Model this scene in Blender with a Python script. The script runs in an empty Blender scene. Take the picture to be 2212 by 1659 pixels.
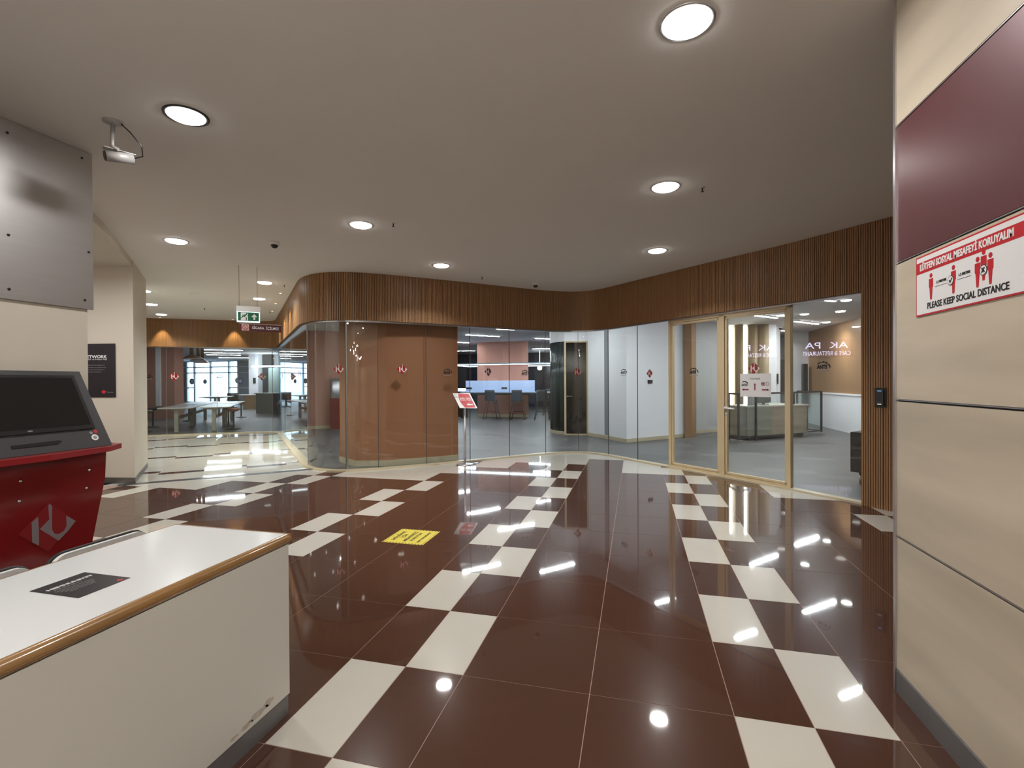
import bpy, math, random
from mathutils import Matrix, Vector
random.seed(7)
S = bpy.context.scene
COL = S.collection
PI = math.pi

# ------------------------------------------------------------------ camera
cd = bpy.data.cameras.new('camera'); cam = bpy.data.objects.new('camera', cd); COL.objects.link(cam)
cd.sensor_width = 36; cd.lens = 17.177; cd.clip_start = .05; cd.clip_end = 300
pitch, roll, yaw = -0.00623070762, -0.00560833540, -0.247317086
fw = Vector((math.sin(yaw)*math.cos(pitch), math.cos(yaw)*math.cos(pitch), math.sin(pitch)))
r0 = Vector((math.cos(yaw), -math.sin(yaw), 0)); u0 = r0.cross(fw)
rr = r0*math.cos(roll)+u0*math.sin(roll); uu = -r0*math.sin(roll)+u0*math.cos(roll)
m = Matrix.Identity(4)
for i in range(3):
    m[i][0], m[i][1], m[i][2] = rr[i], uu[i], -fw[i]
m[0][3], m[1][3], m[2][3] = 0.80417864, -2.19727658, 1.40569031
cam.matrix_world = m
S.camera = cam

# ------------------------------------------------------------------ world, exposure, global light settings
S.view_settings.view_transform = 'Standard'; S.view_settings.look = 'None'
S.view_settings.exposure = 0.6; S.view_settings.gamma = 1.0; S.view_settings.use_curve_mapping = False
w = bpy.data.worlds.new('world'); S.world = w; w.use_nodes = True
w.node_tree.nodes['Background'].inputs[0].default_value = (.62, .82, 1, 1)
w.node_tree.nodes['Background'].inputs[1].default_value = 3.4
try:
    S.cycles.max_bounces = 9; S.cycles.diffuse_bounces = 4; S.cycles.glossy_bounces = 5
    S.cycles.transparent_max_bounces = 24; S.cycles.transmission_bounces = 6
    S.cycles.caustics_reflective = False; S.cycles.caustics_refractive = False
    S.cycles.sample_clamp_indirect = 4
except Exception:
    pass
HALL_W = 15.0       # hall downlights
STRIP_E = 108.0      # linear lamps of the rooms behind the glass (emission)
HC, OC = 3.12, 2.93 # ceiling heights: hall, rooms behind the glass

# ------------------------------------------------------------------ materials
MATS = {}
def nodes(name):
    mt = bpy.data.materials.new(name); mt.use_nodes = True
    nt = mt.node_tree; return mt, nt, nt.nodes['Principled BSDF']
def mat(name, col, rough=.5, metal=0., spec=.5, var=0., scale=(6, 6, 6), bump=0., coat=0., rvar=0., alpha=1., detail=4):
    mt, nt, b = nodes(name)
    b.inputs['Base Color'].default_value = (*col, 1)
    b.inputs['Roughness'].default_value = rough; b.inputs['Metallic'].default_value = metal
    b.inputs['Specular IOR Level'].default_value = spec; b.inputs['Coat Weight'].default_value = coat
    b.inputs['Coat Roughness'].default_value = .05
    if var or bump or rvar:
        tc = nt.nodes.new('ShaderNodeTexCoord'); mp = nt.nodes.new('ShaderNodeMapping')
        mp.inputs['Scale'].default_value = scale
        nz = nt.nodes.new('ShaderNodeTexNoise'); nz.inputs['Detail'].default_value = detail; nz.inputs['Scale'].default_value = 1
        geo = nt.nodes.new('ShaderNodeNewGeometry')
        nt.links.new(geo.outputs['Position'], mp.inputs['Vector']); nt.links.new(mp.outputs[0], nz.inputs['Vector'])
        if var:
            mx = nt.nodes.new('ShaderNodeMix'); mx.data_type = 'RGBA'
            mx.inputs[6].default_value = (*[c*(1-var) for c in col], 1)
            mx.inputs[7].default_value = (*[min(1, c*(1+var)) for c in col], 1)
            nt.links.new(nz.outputs[0], mx.inputs[0]); nt.links.new(mx.outputs[2], b.inputs['Base Color'])
        if rvar:
            mr = nt.nodes.new('ShaderNodeMapRange'); mr.inputs[3].default_value = max(0.01, rough-rvar); mr.inputs[4].default_value = rough+rvar
            nt.links.new(nz.outputs[0], mr.inputs[0]); nt.links.new(mr.outputs[0], b.inputs['Roughness'])
        if bump:
            bp = nt.nodes.new('ShaderNodeBump'); bp.inputs['Strength'].default_value = bump; bp.inputs['Distance'].default_value = .01
            nt.links.new(nz.outputs[0], bp.inputs['Height']); nt.links.new(bp.outputs[0], b.inputs['Normal'])
    MATS[name] = mt; return mt
def emit(name, col, e):
    mt = bpy.data.materials.new(name); mt.use_nodes = True; nt = mt.node_tree
    nt.nodes.clear(); o = nt.nodes.new('ShaderNodeOutputMaterial'); em = nt.nodes.new('ShaderNodeEmission')
    em.inputs[0].default_value = (*col, 1); em.inputs[1].default_value = e
    nt.links.new(em.outputs[0], o.inputs[0]); MATS[name] = mt; return mt
def glass(name, tint=(.96, .98, .97), f0=.04, fmax=1., rough=0.0):
    mt = bpy.data.materials.new(name); mt.use_nodes = True; nt = mt.node_tree; nt.nodes.clear()
    N = nt.nodes.new; L = nt.links.new
    o = N('ShaderNodeOutputMaterial'); mx = N('ShaderNodeMixShader'); tr = N('ShaderNodeBsdfTransparent'); gl = N('ShaderNodeBsdfGlossy')
    tr.inputs[0].default_value = (*tint, 1); gl.inputs['Roughness'].default_value = rough; gl.inputs['Color'].default_value = (.95, .97, .97, 1)
    g = N('ShaderNodeNewGeometry'); dp = N('ShaderNodeVectorMath'); dp.operation = 'DOT_PRODUCT'
    L(g.outputs['Incoming'], dp.inputs[0]); L(g.outputs['Normal'], dp.inputs[1])
    a = N('ShaderNodeMath'); a.operation = 'ABSOLUTE'; L(dp.outputs['Value'], a.inputs[0])
    s1 = N('ShaderNodeMath'); s1.operation = 'SUBTRACT'; s1.inputs[0].default_value = 1; L(a.outputs[0], s1.inputs[1]); s1.use_clamp = True
    pw = N('ShaderNodeMath'); pw.operation = 'POWER'; L(s1.outputs[0], pw.inputs[0]); pw.inputs[1].default_value = 5
    mr = N('ShaderNodeMapRange'); mr.inputs[3].default_value = f0; mr.inputs[4].default_value = fmax; L(pw.outputs[0], mr.inputs[0])
    L(mr.outputs[0], mx.inputs[0]); L(tr.outputs[0], mx.inputs[1]); L(gl.outputs[0], mx.inputs[2]); L(mx.outputs[0], o.inputs[0])
    MATS[name] = mt; return mt

tile_brown = mat('tile_brown', (.066, .028, .017), .035, 0, .5, var=.10, scale=(1.6, 1.6, 1.6), rvar=.012, coat=.22)
tile_cream = mat('tile_cream', (.54, .52, .465), .035, 0, .5, var=.06, scale=(2.5, 2.5, 2.5), rvar=.012, coat=.22)
tile_lobby = mat('tile_lobby_cream', (.56, .55, .50), .03, 0, .5, var=.08, scale=(2.5, 2.5, 2.5), rvar=.012)
for m_ in (tile_brown, tile_cream): m_.node_tree.nodes['Principled BSDF'].inputs['Coat Roughness'].default_value = .22
grout = mat('grout', (.34, .24, .20), .7)
curb_stone = mat('curb_stone', (.56, .49, .34), .28, 0, .5, var=.16, scale=(9, 9, 9))
ceil_m = mat('ceiling_paint', (.80, .785, .765), .85, 0, .2, var=.02, scale=(1, 1, 1))
ceil_o = mat('room_ceiling_paint', (.72, .72, .74), .85, 0, .2)
beige = mat('beige_paint', (.60, .55, .47), .55, 0, .3, var=.03, scale=(3, 3, 3))
white_w = mat('white_wall_paint', (.84, .86, .90), .6, 0, .3)
grey_w = mat('grey_wall_paint', (.42, .43, .43), .5, 0, .4)
orange = mat('orange_brown_paint', (.36, .16, .085), .45, 0, .4, var=.05, scale=(3, 3, 1))
salmon = mat('salmon_paint', (.47, .24, .19), .55, 0, .3, var=.04, scale=(3, 3, 1))
dark = mat('dark_paint', (.02, .022, .026), .35)
navy = mat('navy_glass_panel', (.035, .045, .075), .25, 0, .5)
vinyl = mat('grey_vinyl_floor', (.088, .089, .093), .42, 0, .4, var=.75, scale=(.9, 2.6, 2), rvar=.08, detail=7)
wood = mat('walnut_slat', (.34, .185, .088), .42, 0, .4, var=.30, scale=(38, 38, 1.2), bump=.1)
woodback = mat('slat_backing', (.085, .045, .024), .8)
woodpan = mat('brown_wood_panel', (.30, .175, .09), .45, 0, .4, var=.15, scale=(10, 10, 1))
oak = mat('varnished_oak', (.30, .165, .062), .22, 0, .5, var=.35, scale=(30, 5, 30), coat=.5)
lam = mat('beige_wood_laminate', (.53, .46, .36), .36, 0, .4, var=.34, scale=(5, .8, 5.5), detail=4)
maroon = mat('maroon_metal_panel', (.105, .014, .024), .42, .25, .8, var=.04, scale=(2, 2, 2), coat=.9)
maroon.node_tree.nodes['Principled BSDF'].inputs['Coat Roughness'].default_value = .30
alu = mat('aluminium', (.62, .62, .64), .3, .9)
chrome = mat('chrome', (.75, .75, .76), .12, 1.)
brushed = mat('brushed_steel_sheet', (.50, .485, .475), .42, .85, .5, var=.06, scale=(3, 3, 40))
plinth = mat('grey_plinth', (.15, .145, .15), .4, .2, .5, var=.2, scale=(6, 6, 6))
kick = mat('dark_steel_kick', (.22, .215, .21), .25, .8)
blackp = mat('black_plastic', (.012, .012, .013), .3)
charcoal = mat('charcoal_plastic', (.042, .042, .045), .42, 0, .5)
screenm = mat('dark_screen', (.012, .012, .012), .08, 0, .5)
kred = mat('glossy_red_sheet', (.155, .0045, .0065), .14, 0, .5, coat=.3)
kred2 = mat('red_counter', (.27, .014, .018), .3)
kgrey = mat('emblem_grey', (.19, .155, .165), .3)
kred3 = mat('emblem_red', (.19, .010, .013), .25)
white_l = mat('white_laminate', (.74, .77, .79), .16, 0, .5, var=.015, scale=(4, 4, 4))
offw = mat('offwhite_laminate', (.60, .59, .54), .5, 0, .4, var=.03, scale=(3, 3, 3))
whitep = mat('white_plastic', (.75, .75, .74), .35)
signw = mat('sign_white', (.78, .78, .79), .4)
signr = mat('sign_red', (.50, .018, .028), .4)
signk = mat('sign_black', (.015, .015, .018), .4)
signy = mat('sign_yellow', (.66, .55, .06), .45)
signd = mat('sign_maroon', (.07, .008, .012), .35)
posterk = mat('poster_dark', (.014, .010, .016), .35, 0, .4, var=.5, scale=(8, 8, 8))
greyprint = mat('print_grey', (.28, .27, .28), .5)
stickr = mat('sticker_red', (.33, .014, .020), .4)
stickr2 = mat('sticker_dark_red', (.13, .02, .025), .4)
stickw = mat('sticker_white', (.72, .68, .66), .4)
creamw = mat('cream_door_wood', (.62, .50, .31), .42, 0, .4, var=.08, scale=(10, 10, 2))
skirt = mat('cream_skirting', (.52, .46, .33), .45)
greenish = mat('ribbed_dark_glass', (.045, .062, .062), .12, 0, .5, var=.55, scale=(26, 26, .5))
blackd = mat('dark_door', (.011, .009, .009), .12, 0, .5, var=.4, scale=(8, 8, .8))
bluep = mat('pale_blue_board', (.42, .52, .72), .5)
stoolm = mat('slate_seat', (.055, .068, .085), .55)
blackm = mat('black_steel', (.008, .008, .009), .45, 0, .4)
dgrey = mat('dark_grey_rail', (.03, .03, .032), .4, .2)
deskw = mat('grey_oak_front', (.30, .255, .195), .45, 0, .4, var=.35, scale=(1.5, 1.5, 9))
fluted = mat('fluted_oak', (.30, .225, .135), .5, 0, .4, var=.12, scale=(14, 14, 1))
leather = mat('black_leather', (.014, .014, .015), .35)
seatp = mat('salmon_seat', (.42, .16, .12), .5)
seatg = mat('olive_seat', (.20, .20, .12), .5)
tablew = mat('white_table_top', (.80, .79, .80), .3)
tablel = mat('cream_table_leg', (.50, .50, .42), .45)
copper = mat('copper_shade', (.36, .22, .17), .35, .3)
copper_l = mat('copper_stem', (.28, .18, .12), .4, .4)
frost = mat('greenish_partition', (.32, .42, .38), .3)
bluef = mat('grey_blue_facade', (.30, .36, .42), .5)
pave = mat('outside_paving', (.55, .56, .58), .8)
exitg = mat('exit_green', (.004, .13, .055), .4)
holes = mat('screw_dark', (.03, .025, .025), .4, .5)
reflg = glass('partition_glass')
barg = glass('barrier_glass', tint=(.93, .965, .955), f0=.04)
doorg = glass('facade_glass', tint=(.92, .97, 1.0), f0=.05)
lamp_w = emit('downlight_glow', (1, .96, .90), 15)
lamp_c = emit('downlight_glow_cool', (.97, 1, .97), 12)
lamp_s = emit('linear_lamp_glow', (.92, .96, 1), STRIP_E)
lamp_l = emit('lobby_linear_glow', (.92, .97, 1), 42)
lamp_b = emit('hanging_lamp_glow', (.80, .90, 1), 20)
lamp_g = emit('wall_slot_glow', (1, .98, .86), 7)
lamp_y = emit('small_spot_glow', (1, .80, .45), 1.5)
sign_e = emit('cafe_sign_letters', (.72, .70, 1), 9)
sign_e2 = emit('cafe_sign_box', (.50, .20, .30), .55)
screen_e = emit('lit_monitor', (.55, .7, 1), 1.6)

# ------------------------------------------------------------------ mesh helpers
class MB:
    def __init__(s): s.v = []; s.f = []; s.sm = []
    def add(s, vs, fs, smooth=False):
        n = len(s.v); s.v += [tuple(p) for p in vs]; s.f += [tuple(i+n for i in f) for f in fs]; s.sm += [smooth]*len(fs); return s
    def box(s, x0, x1, y0, y1, z0, z1):
        return s.add([(x0, y0, z0), (x1, y0, z0), (x1, y1, z0), (x0, y1, z0), (x0, y0, z1), (x1, y0, z1), (x1, y1, z1), (x0, y1, z1)],
                     [(0, 3, 2, 1), (4, 5, 6, 7), (0, 1, 5, 4), (1, 2, 6, 5), (2, 3, 7, 6), (3, 0, 4, 7)])
    def obox(s, c, sz, a=0., z0=None):
        hx, hy, hz = sz[0]/2, sz[1]/2, sz[2]/2; ca, sa = math.cos(a), math.sin(a); vs = []
        for z in (-hz, hz):
            for x, y in ((-hx, -hy), (hx, -hy), (hx, hy), (-hx, hy)):
                vs.append((c[0]+x*ca-y*sa, c[1]+x*sa+y*ca, c[2]+z))
        return s.add(vs, [(0, 3, 2, 1), (4, 5, 6, 7), (0, 1, 5, 4), (1, 2, 6, 5), (2, 3, 7, 6), (3, 0, 4, 7)])
    def prism(s, poly, z0, z1, smooth=False):
        a = sum(poly[i][0]*poly[(i+1) % len(poly)][1]-poly[(i+1) % len(poly)][0]*poly[i][1] for i in range(len(poly)))
        if a < 0: poly = poly[::-1]
        n = len(poly)
        s.add([(p[0], p[1], z0) for p in poly]+[(p[0], p[1], z1) for p in poly], [tuple(range(n-1, -1, -1)), tuple(range(n, 2*n))])
        k = len(s.v)-2*n
        for i in range(n):
            j = (i+1) % n; s.f.append((k+i, k+j, k+n+j, k+n+i)); s.sm.append(smooth)
        return s
    def strip(s, A, B, z0, z1, closed=False):
        """solid wall between two polylines A (front) and B (back)"""
        n = len(A)
        for i in range(n-1):
            p = [A[i], A[i+1], B[i+1], B[i]]
            fs = [(0, 3, 2, 1), (4, 5, 6, 7), (0, 1, 5, 4), (2, 3, 7, 6)]
            if i == 0: fs.append((3, 0, 4, 7))
            if i == n-2: fs.append((1, 2, 6, 5))
            s.add([(q[0], q[1], z0) for q in p]+[(q[0], q[1], z1) for q in p], fs)
        return s
    def tube(s, pts, r, n=8, cap=True):
        P = [Vector(p) for p in pts]; rs = r if isinstance(r, (list, tuple)) else [r]*len(P)
        rings = []; up = None
        for i, p in enumerate(P):
            t = (P[min(i+1, len(P)-1)]-P[max(i-1, 0)]).normalized()
            if up is None: up = Vector((0, 0, 1)) if abs(t.z) < .9 else Vector((1, 0, 0))
            a = t.cross(up).normalized(); b = a.cross(t).normalized(); up = b
            rings.append([p+(a*math.cos(2*PI*k/n)+b*math.sin(2*PI*k/n))*rs[i] for k in range(n)])
        vs = [q for r_ in rings for q in r_]; fs = []
        for i in range(len(P)-1):
            for k in range(n):
                fs.append((i*n+k, i*n+(k+1) % n, (i+1)*n+(k+1) % n, (i+1)*n+k))
        s.add(vs, fs, True)
        if cap:
            k = len(s.v)-len(vs); s.f.append(tuple(k+i for i in range(n-1, -1, -1))); s.f.append(tuple(k+(len(P)-1)*n+i for i in range(n))); s.sm += [False, False]
        return s
    def lathe(s, prof, c=(0, 0, 0), n=24, smooth=True):
        vs = []; fs = []
        for r, z in prof:
            for k in range(n): vs.append((c[0]+r*math.cos(2*PI*k/n), c[1]+r*math.sin(2*PI*k/n), c[2]+z))
        for i in range(len(prof)-1):
            for k in range(n): fs.append((i*n+k, i*n+(k+1) % n, (i+1)*n+(k+1) % n, (i+1)*n+k))
        s.add(vs, fs, smooth)
        k = len(s.v)-len(vs); m_ = len(prof)-1
        if prof[0][0] > 1e-4: s.f.append(tuple(k+i for i in range(n-1, -1, -1))); s.sm.append(False)
        if prof[-1][0] > 1e-4: s.f.append(tuple(k+m_*n+i for i in range(n))); s.sm.append(False)
        return s
    def build(s, name, mt, parent=None, off=(0, 0, 0), loc=None):
        me = bpy.data.meshes.new(name)
        me.from_pydata([(x-off[0], y-off[1], z-off[2]) for x, y, z in s.v], [], s.f)
        me.polygons.foreach_set('use_smooth', s.sm); me.materials.append(mt); me.update()
        o = bpy.data.objects.new(name, me); COL.objects.link(o)
        if parent: o.parent = parent
        if loc: o.location = loc
        return o

def tag(o, label=None, cat=None, group=None, kind=None):
    if label: o['label'] = label
    if cat: o['category'] = cat
    if group: o['group'] = group
    if kind: o['kind'] = kind
    return o
def empty(name, loc=(0, 0, 0), rz=0.):
    o = bpy.data.objects.new(name, None); COL.objects.link(o); o.location = loc; o.rotation_euler = (0, 0, rz); o.empty_display_size = .1; return o
def thing(name, label, cat, loc=(0, 0, 0), rz=0., group=None):
    return tag(empty(name, loc, rz), label, cat, group)
def frame_thing(name, label, cat, origin, xd, yd, group=None):
    """an Empty whose local xy is the face of a flat object; +z looks out of the face"""
    o = tag(empty(name), label, cat, group)
    set_frame(o, origin, xd, yd); return o
def set_frame(o, origin, xd, yd):
    x = Vector(xd).normalized(); y = Vector(yd).normalized(); z = x.cross(y)
    M = Matrix.Identity(4)
    for i in range(3): M[i][0], M[i][1], M[i][2], M[i][3] = x[i], y[i], z[i], origin[i]
    o.matrix_world = M
def struct(o): o['kind'] = 'structure'; return o
def children(o): return [c for c in bpy.data.objects if c.parent == o]
def copy_tree(o, kids, parent=None):
    c = o.copy(); COL.objects.link(c)
    if parent: c.parent = parent
    for ch in kids.get(o.name, []): copy_tree(ch, kids, c)
    return c
def kid_map(root):
    d = {}; st = [root]
    while st:
        o = st.pop(); k = [c for c in bpy.data.objects if c.parent == o]; d[o.name] = k; st += k
    return d
def text(parent, name, s, x, y, z, size, mt, width=None, depth=.0006, align='CENTER', bold=.0, rot=0.):
    cu = bpy.data.curves.new(name, 'FONT'); cu.body = s; cu.size = size; cu.extrude = depth; cu.offset = bold; cu.align_x = align; cu.align_y = 'CENTER'
    cu.resolution_u = 3
    o = bpy.data.objects.new(name, cu); COL.objects.link(o)
    bpy.context.view_layer.update()
    me = bpy.data.meshes.new_from_object(o.evaluated_get(bpy.context.evaluated_depsgraph_get()))
    bpy.data.objects.remove(o); bpy.data.curves.remove(cu)
    xs = [v.co.x for v in me.vertices]
    sx = 1.
    if width and xs: sx = width/(max(xs)-min(xs))
    ca, sa = math.cos(rot), math.sin(rot)
    for v in me.vertices:
        a, b = v.co.x*sx, v.co.y; v.co = (x+a*ca-b*sa, y+a*sa+b*ca, z+v.co.z+depth)
    me.materials.clear(); me.materials.append(mt)
    t = bpy.data.objects.new(name, me); COL.objects.link(t); t.parent = parent; return t
def disc(r, n=24, cx=0., cy=0., ry=None):
    return [(cx+r*math.cos(2*PI*k/n), cy+(ry or r)*math.sin(2*PI*k/n)) for k in range(n)]
def arrow(L, wd, hw, hl, ang=0., cx=0., cy=0.):
    p = [(-L/2, -wd/2), (L/2-hl, -wd/2), (L/2-hl, -hw/2), (L/2, 0), (L/2-hl, hw/2), (L/2-hl, wd/2), (-L/2, wd/2)]
    ca, sa = math.cos(ang), math.sin(ang); return [(cx+x*ca-y*sa, cy+x*sa+y*ca) for x, y in p]
LOGO_BAR = [(-.36, .52), (-.32, -.03), (-.32, -.64), (-.54, -.44), (-.57, .36)]
LOGO_U = [(-.29, .01), (.03, .32), (-.01, .88), (.04, .96), (.12, .84), (.12, .43), (.13, -.13), (.22, -.32), (.37, -.39), (.57, -.31), (.66, -.13), (.64, .31), (1, -.02), (.7, -.37), (.37, -.66)]

# ------------------------------------------------------------------ path of the curved glass front
PTS = [(-12.8, 7.4), (-11.8, 8.0), (-10.8, 8.6), (-9.8, 9.2), (-9.35, 9.46), (-9.0, 9.5), (-8.65, 9.25), (-8.4, 8.98), (-8.2, 8.77), (-8.0, 8.558), (-6.0, 6.437), (-5.0, 5.377), (-4.8, 5.165), (-4.5, 4.87), (-4.2, 4.68), (-3.95, 4.61), (-3.65, 4.64), (-3.3, 4.83), (-2.8, 5.25), (-2.15, 5.85), (-1.47, 6.52), (-.85, 7.08), (-.3, 7.34), (.2, 7.2), (1.0, 6.42), (1.5, 5.92), (2.05, 5.385), (2.7, 4.77), (3.0, 4.434), (3.32, 4.075), (4.4, 2.865)]
def cr(P, i, t):
    p = [Vector(P[max(0, min(len(P)-1, j))]) for j in (i-1, i, i+1, i+2)]
    return .5*((2*p[1])+(p[2]-p[0])*t+(2*p[0]-5*p[1]+4*p[2]-p[3])*t*t+(3*p[1]-p[0]-3*p[2]+p[3])*t**3)
POLY = [cr(PTS, i, k/8) for i in range(len(PTS)-1) for k in range(8)]+[Vector(PTS[-1])]
ARC = [0.]
for a, b in zip(POLY, POLY[1:]): ARC.append(ARC[-1]+(b-a).length)
def P_at(s):
    s = max(0, min(ARC[-1]-1e-6, s)); lo = 0
    for i in range(len(ARC)-1):
        if ARC[i] <= s <= ARC[i+1]: lo = i; break
    k = (s-ARC[lo])/(ARC[lo+1]-ARC[lo]); p = POLY[lo].lerp(POLY[lo+1], k)
    def tan(i): return (POLY[min(i+1, len(POLY)-1)]-POLY[max(i-1, 0)]).normalized()
    t = tan(lo).lerp(tan(lo+1), k).normalized()
    return p, t, Vector((t.y, -t.x))          # point, tangent, normal towards the hall
def off(s, d): p, t, n = P_at(s); return (p.x+n.x*d, p.y+n.y*d)
def span(s0, s1, step=.12):
    n = max(1, math.ceil((s1-s0)/step)); return [s0+(s1-s0)*i/n for i in range(n+1)]
S_END_GLASS = 21.11; S_TOTAL = ARC[-1]

# ------------------------------------------------------------------ floors
def clip(poly, a, b):
    """keep the part of poly left of the line a->b"""
    out = []
    def sd(p): return (b[0]-a[0])*(p[1]-a[1])-(b[1]-a[1])*(p[0]-a[0])
    for i in range(len(poly)):
        p, q = poly[i], poly[(i+1) % len(poly)]; dp, dq = sd(p), sd(q)
        if dp >= 0: out.append(p)
        if dp*dq < 0: k = dp/(dp-dq); out.append((p[0]+(q[0]-p[0])*k, p[1]+(q[1]-p[1])*k))
    return out
TA, TB = (-6.1, 2.98), (-4.2, 4.70)     # threshold line between hall and lobby floor
def inside_hall(x, y, m_=0.25):
    best = None
    for i in range(0, len(POLY)-1):
        a, b = POLY[i], POLY[i+1]; ab = b-a; ap = Vector((x, y))-a
        k = max(0, min(1, ap.dot(ab)/ab.length_squared)); d = (ap-ab*k).length
        if best is None or d < best[0]: best = (d, ab.x*ap.y-ab.y*ap.x)
    return best[1] <= 0 or best[0] < m_
floor = struct(MB().box(-14, 4.6, -5.2, 10, -.06, -.0012).build('floor', grout))
TILE_ME = {}
def tile(parent, poly, mt, key=None, c=None, rot=0., z=0., th=.0010, name='tile'):
    if len(poly) < 3: return
    if key is None:
        MB().prism(poly, z-th, z).build(name, mt, parent); return
    if key not in TILE_ME:
        TILE_ME[key] = MB().prism(poly, z-th, z).build(name, mt, parent); o = TILE_ME[key]
    else:
        o = TILE_ME[key].copy(); COL.objects.link(o); o.parent = parent
    o.location = (*c, 0); o.rotation_euler = (0, 0, rot)
G = .0017
def rect(x0, x1, y0, y1): return [(x0+G, y0+G), (x1-G, y0+G), (x1-G, y1-G), (x0+G, y1-G)]
def left_region(x, y):  # beyond the threshold?
    return (TB[0]-TA[0])*(y-TA[1])-(TB[1]-TA[1])*(x-TA[0]) > 0
def is_cream(k, half, row):
    if k % 3 == 2:
        base = (half == 0 and row % 2 == 1) or (half == 1 and row % 2 == 0)
    else: base = False
    kk = {0: 11, 1: 9, 3: 99, 4: 7, -1: 10, -2: 10, -3: 9, -4: 10, -5: 7, -6: 7, -8: 6, -9: 5, -10: 5}
    if k in kk and row >= kk[k]: return True
    if k == -7 and row >= 7 and not (half == 1 and row == 7): return True
    if k == -4 and row >= 7 and half == 0: return True
    return base
for k in range(-10, 8):
    for row in range(-7, 13):
        for half in ((0, 1) if k % 3 == 2 else (None,)):
            x0 = .6*k+(.3 if half == 1 else 0); x1 = x0+(.6 if half is None else .3); y0, y1 = .6*row, .6*row+.6
            cx, cy = (x0+x1)/2, (y0+y1)/2
            if not inside_hall(cx, cy): continue
            if row < -5 or (row < -2 and (cx < -1.3 or cx > 2.0)) : continue
            if cx < -3.3 and cy < .2: continue
            if cx < -7.2: continue
            crm = is_cream(k, half, row); q = rect(x0, x1, y0, y1)
            corners = [left_region(*p) for p in q]
            if all(corners): continue
            mt = tile_cream if crm else tile_brown
            if any(corners):
                tile(floor, clip(q, TB, TA), mt)
            else:
                loc = [(p[0]-cx, p[1]-cy) for p in q]
                tile(floor, loc, mt, (half is None, crm), (cx, cy))
# plain pieces behind the camera and outside the picture
o = MB().box(-9.6, -6.3, .3, 3.2, -.0022, 0).box(-3.3, 4.5, -5.1, -4.2, -.0022, 0).box(-3.3, -1.2, -4.2, -1.2, -.0022, 0).box(2.4, 4.5, -4.2, -1.2, -.0022, 0).build('tile_field', tile_brown, floor); o['kind'] = 'stuff'
# lobby floor turned 42 degrees, with staggered brown strips
fl = struct(MB().prism([(-14, 4.4), (-7.1, 4.35), (-5.98, 3.12), TA, TB, (-4.4, 4.9), (-8.2, 9.2), (-9.2, 9.8), (-13.4, 7.6)], -.05, -.0021).build('floor_left', mat('grout_grey', (.36, .34, .31), .7)))
th = math.radians(42); E1 = (math.cos(th), math.sin(th)); E2 = (-E1[1], E1[0])
def st(s_, t_): return (s_*E1[0]+t_*E2[0], s_*E1[1]+t_*E2[1])
for c in range(-11, 1):
    s0 = -.39+.6*c; odd = c % 2 == 0
    for k in range(-1, 6):
        t0 = 6.96+1.8*k
        rows = [(t0, t0+.18, not odd), (t0+.18, t0+.36, odd)] + [(t0+.36+.48*j, t0+.84+.48*j, False) for j in range(3)]
        for a, b, brown in rows:
            cx, cy = st(s0+.3, (a+b)/2)
            if not inside_hall(cx, cy, .35): continue
            if cx < -12.6 or cy < (-.99*(cx+5.98)+3.12-.75 if cx < -5.98 else -9): continue
            q = [st(s0+G, a+G), st(s0+.6-G, a+G), st(s0+.6-G, b-G), st(s0+G, b-G)]
            lr = [left_region(*p) for p in q]
            if not any(lr): continue
            if not all(lr):
                q = clip(q, TA, TB)
                if len(q) < 3: continue
                tile(fl, q, tile_brown if brown else tile_lobby)
            else:
                tile(fl, [(-.3+G, -(b-a)/2+G), (.3-G, -(b-a)/2+G), (.3-G, (b-a)/2-G), (-.3+G, (b-a)/2-G)], tile_brown if brown else tile_lobby, ('l', round(b-a, 2), brown), (cx, cy), th)
dv = Vector((TB[0]-TA[0], TB[1]-TA[1])).normalized(); nv = Vector((-dv.y, dv.x))
tr = MB().prism([(TA[0]-nv.x*.06, TA[1]-nv.y*.06), (TB[0]-nv.x*.06, TB[1]-nv.y*.06), (TB[0]+nv.x*.06, TB[1]+nv.y*.06), (TA[0]+nv.x*.06, TA[1]+nv.y*.06)], -.001, .005).build('trim_1', mat('threshold_steel', (.16, .17, .19), .2, .7)); struct(tr)
# grey floor of the rooms behind the glass
inner = [off(s, .02) for s in span(0, S_TOTAL, .15)]
room_poly = inner+[(4.7, 2.9), (6.4, 2.9), (6.4, 26.1), (-36, 26.1), (-36, 7.2), (-13.2, 7.2)]
struct(MB().prism(room_poly, -.04, .006).build('floor_back', vinyl))
# cream curb under the glass
cs = span(0, S_END_GLASS+.02, .12)
struct(MB().strip([off(s, .075) for s in cs], [off(s, -.035) for s in cs], 0, .022).build('trim_2', curb_stone))

# ------------------------------------------------------------------ ceilings
struct(MB().box(-14.2, 4.8, -5.3, 10.2, HC, HC+.1).build('ceiling', ceil_m))
ceil_curve = [(-5.99, 3.12), (-5.70, 2.83), (-5.42, 2.54), (-5.2, 2.33), (-5.0, 2.11), (-4.7, 1.81), (-4.43, 1.50), (-4.1, 1.1), (-3.8, .7), (-3.65, .4)]
struct(MB().prism(ceil_curve+[(-9.6, .4), (-9.6, 2.6)], 3.03, HC+.02).build('ceiling_left', beige))
struct(MB().prism([off(s, .0) for s in span(0, S_TOTAL, .15)]+[(4.7, 2.9), (6.4, 2.9), (6.4, 26.1), (-36, 26.1), (-36, 7.2), (-13.2, 7.2)], OC, OC+.12).build('ceiling_back', ceil_o))

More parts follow.
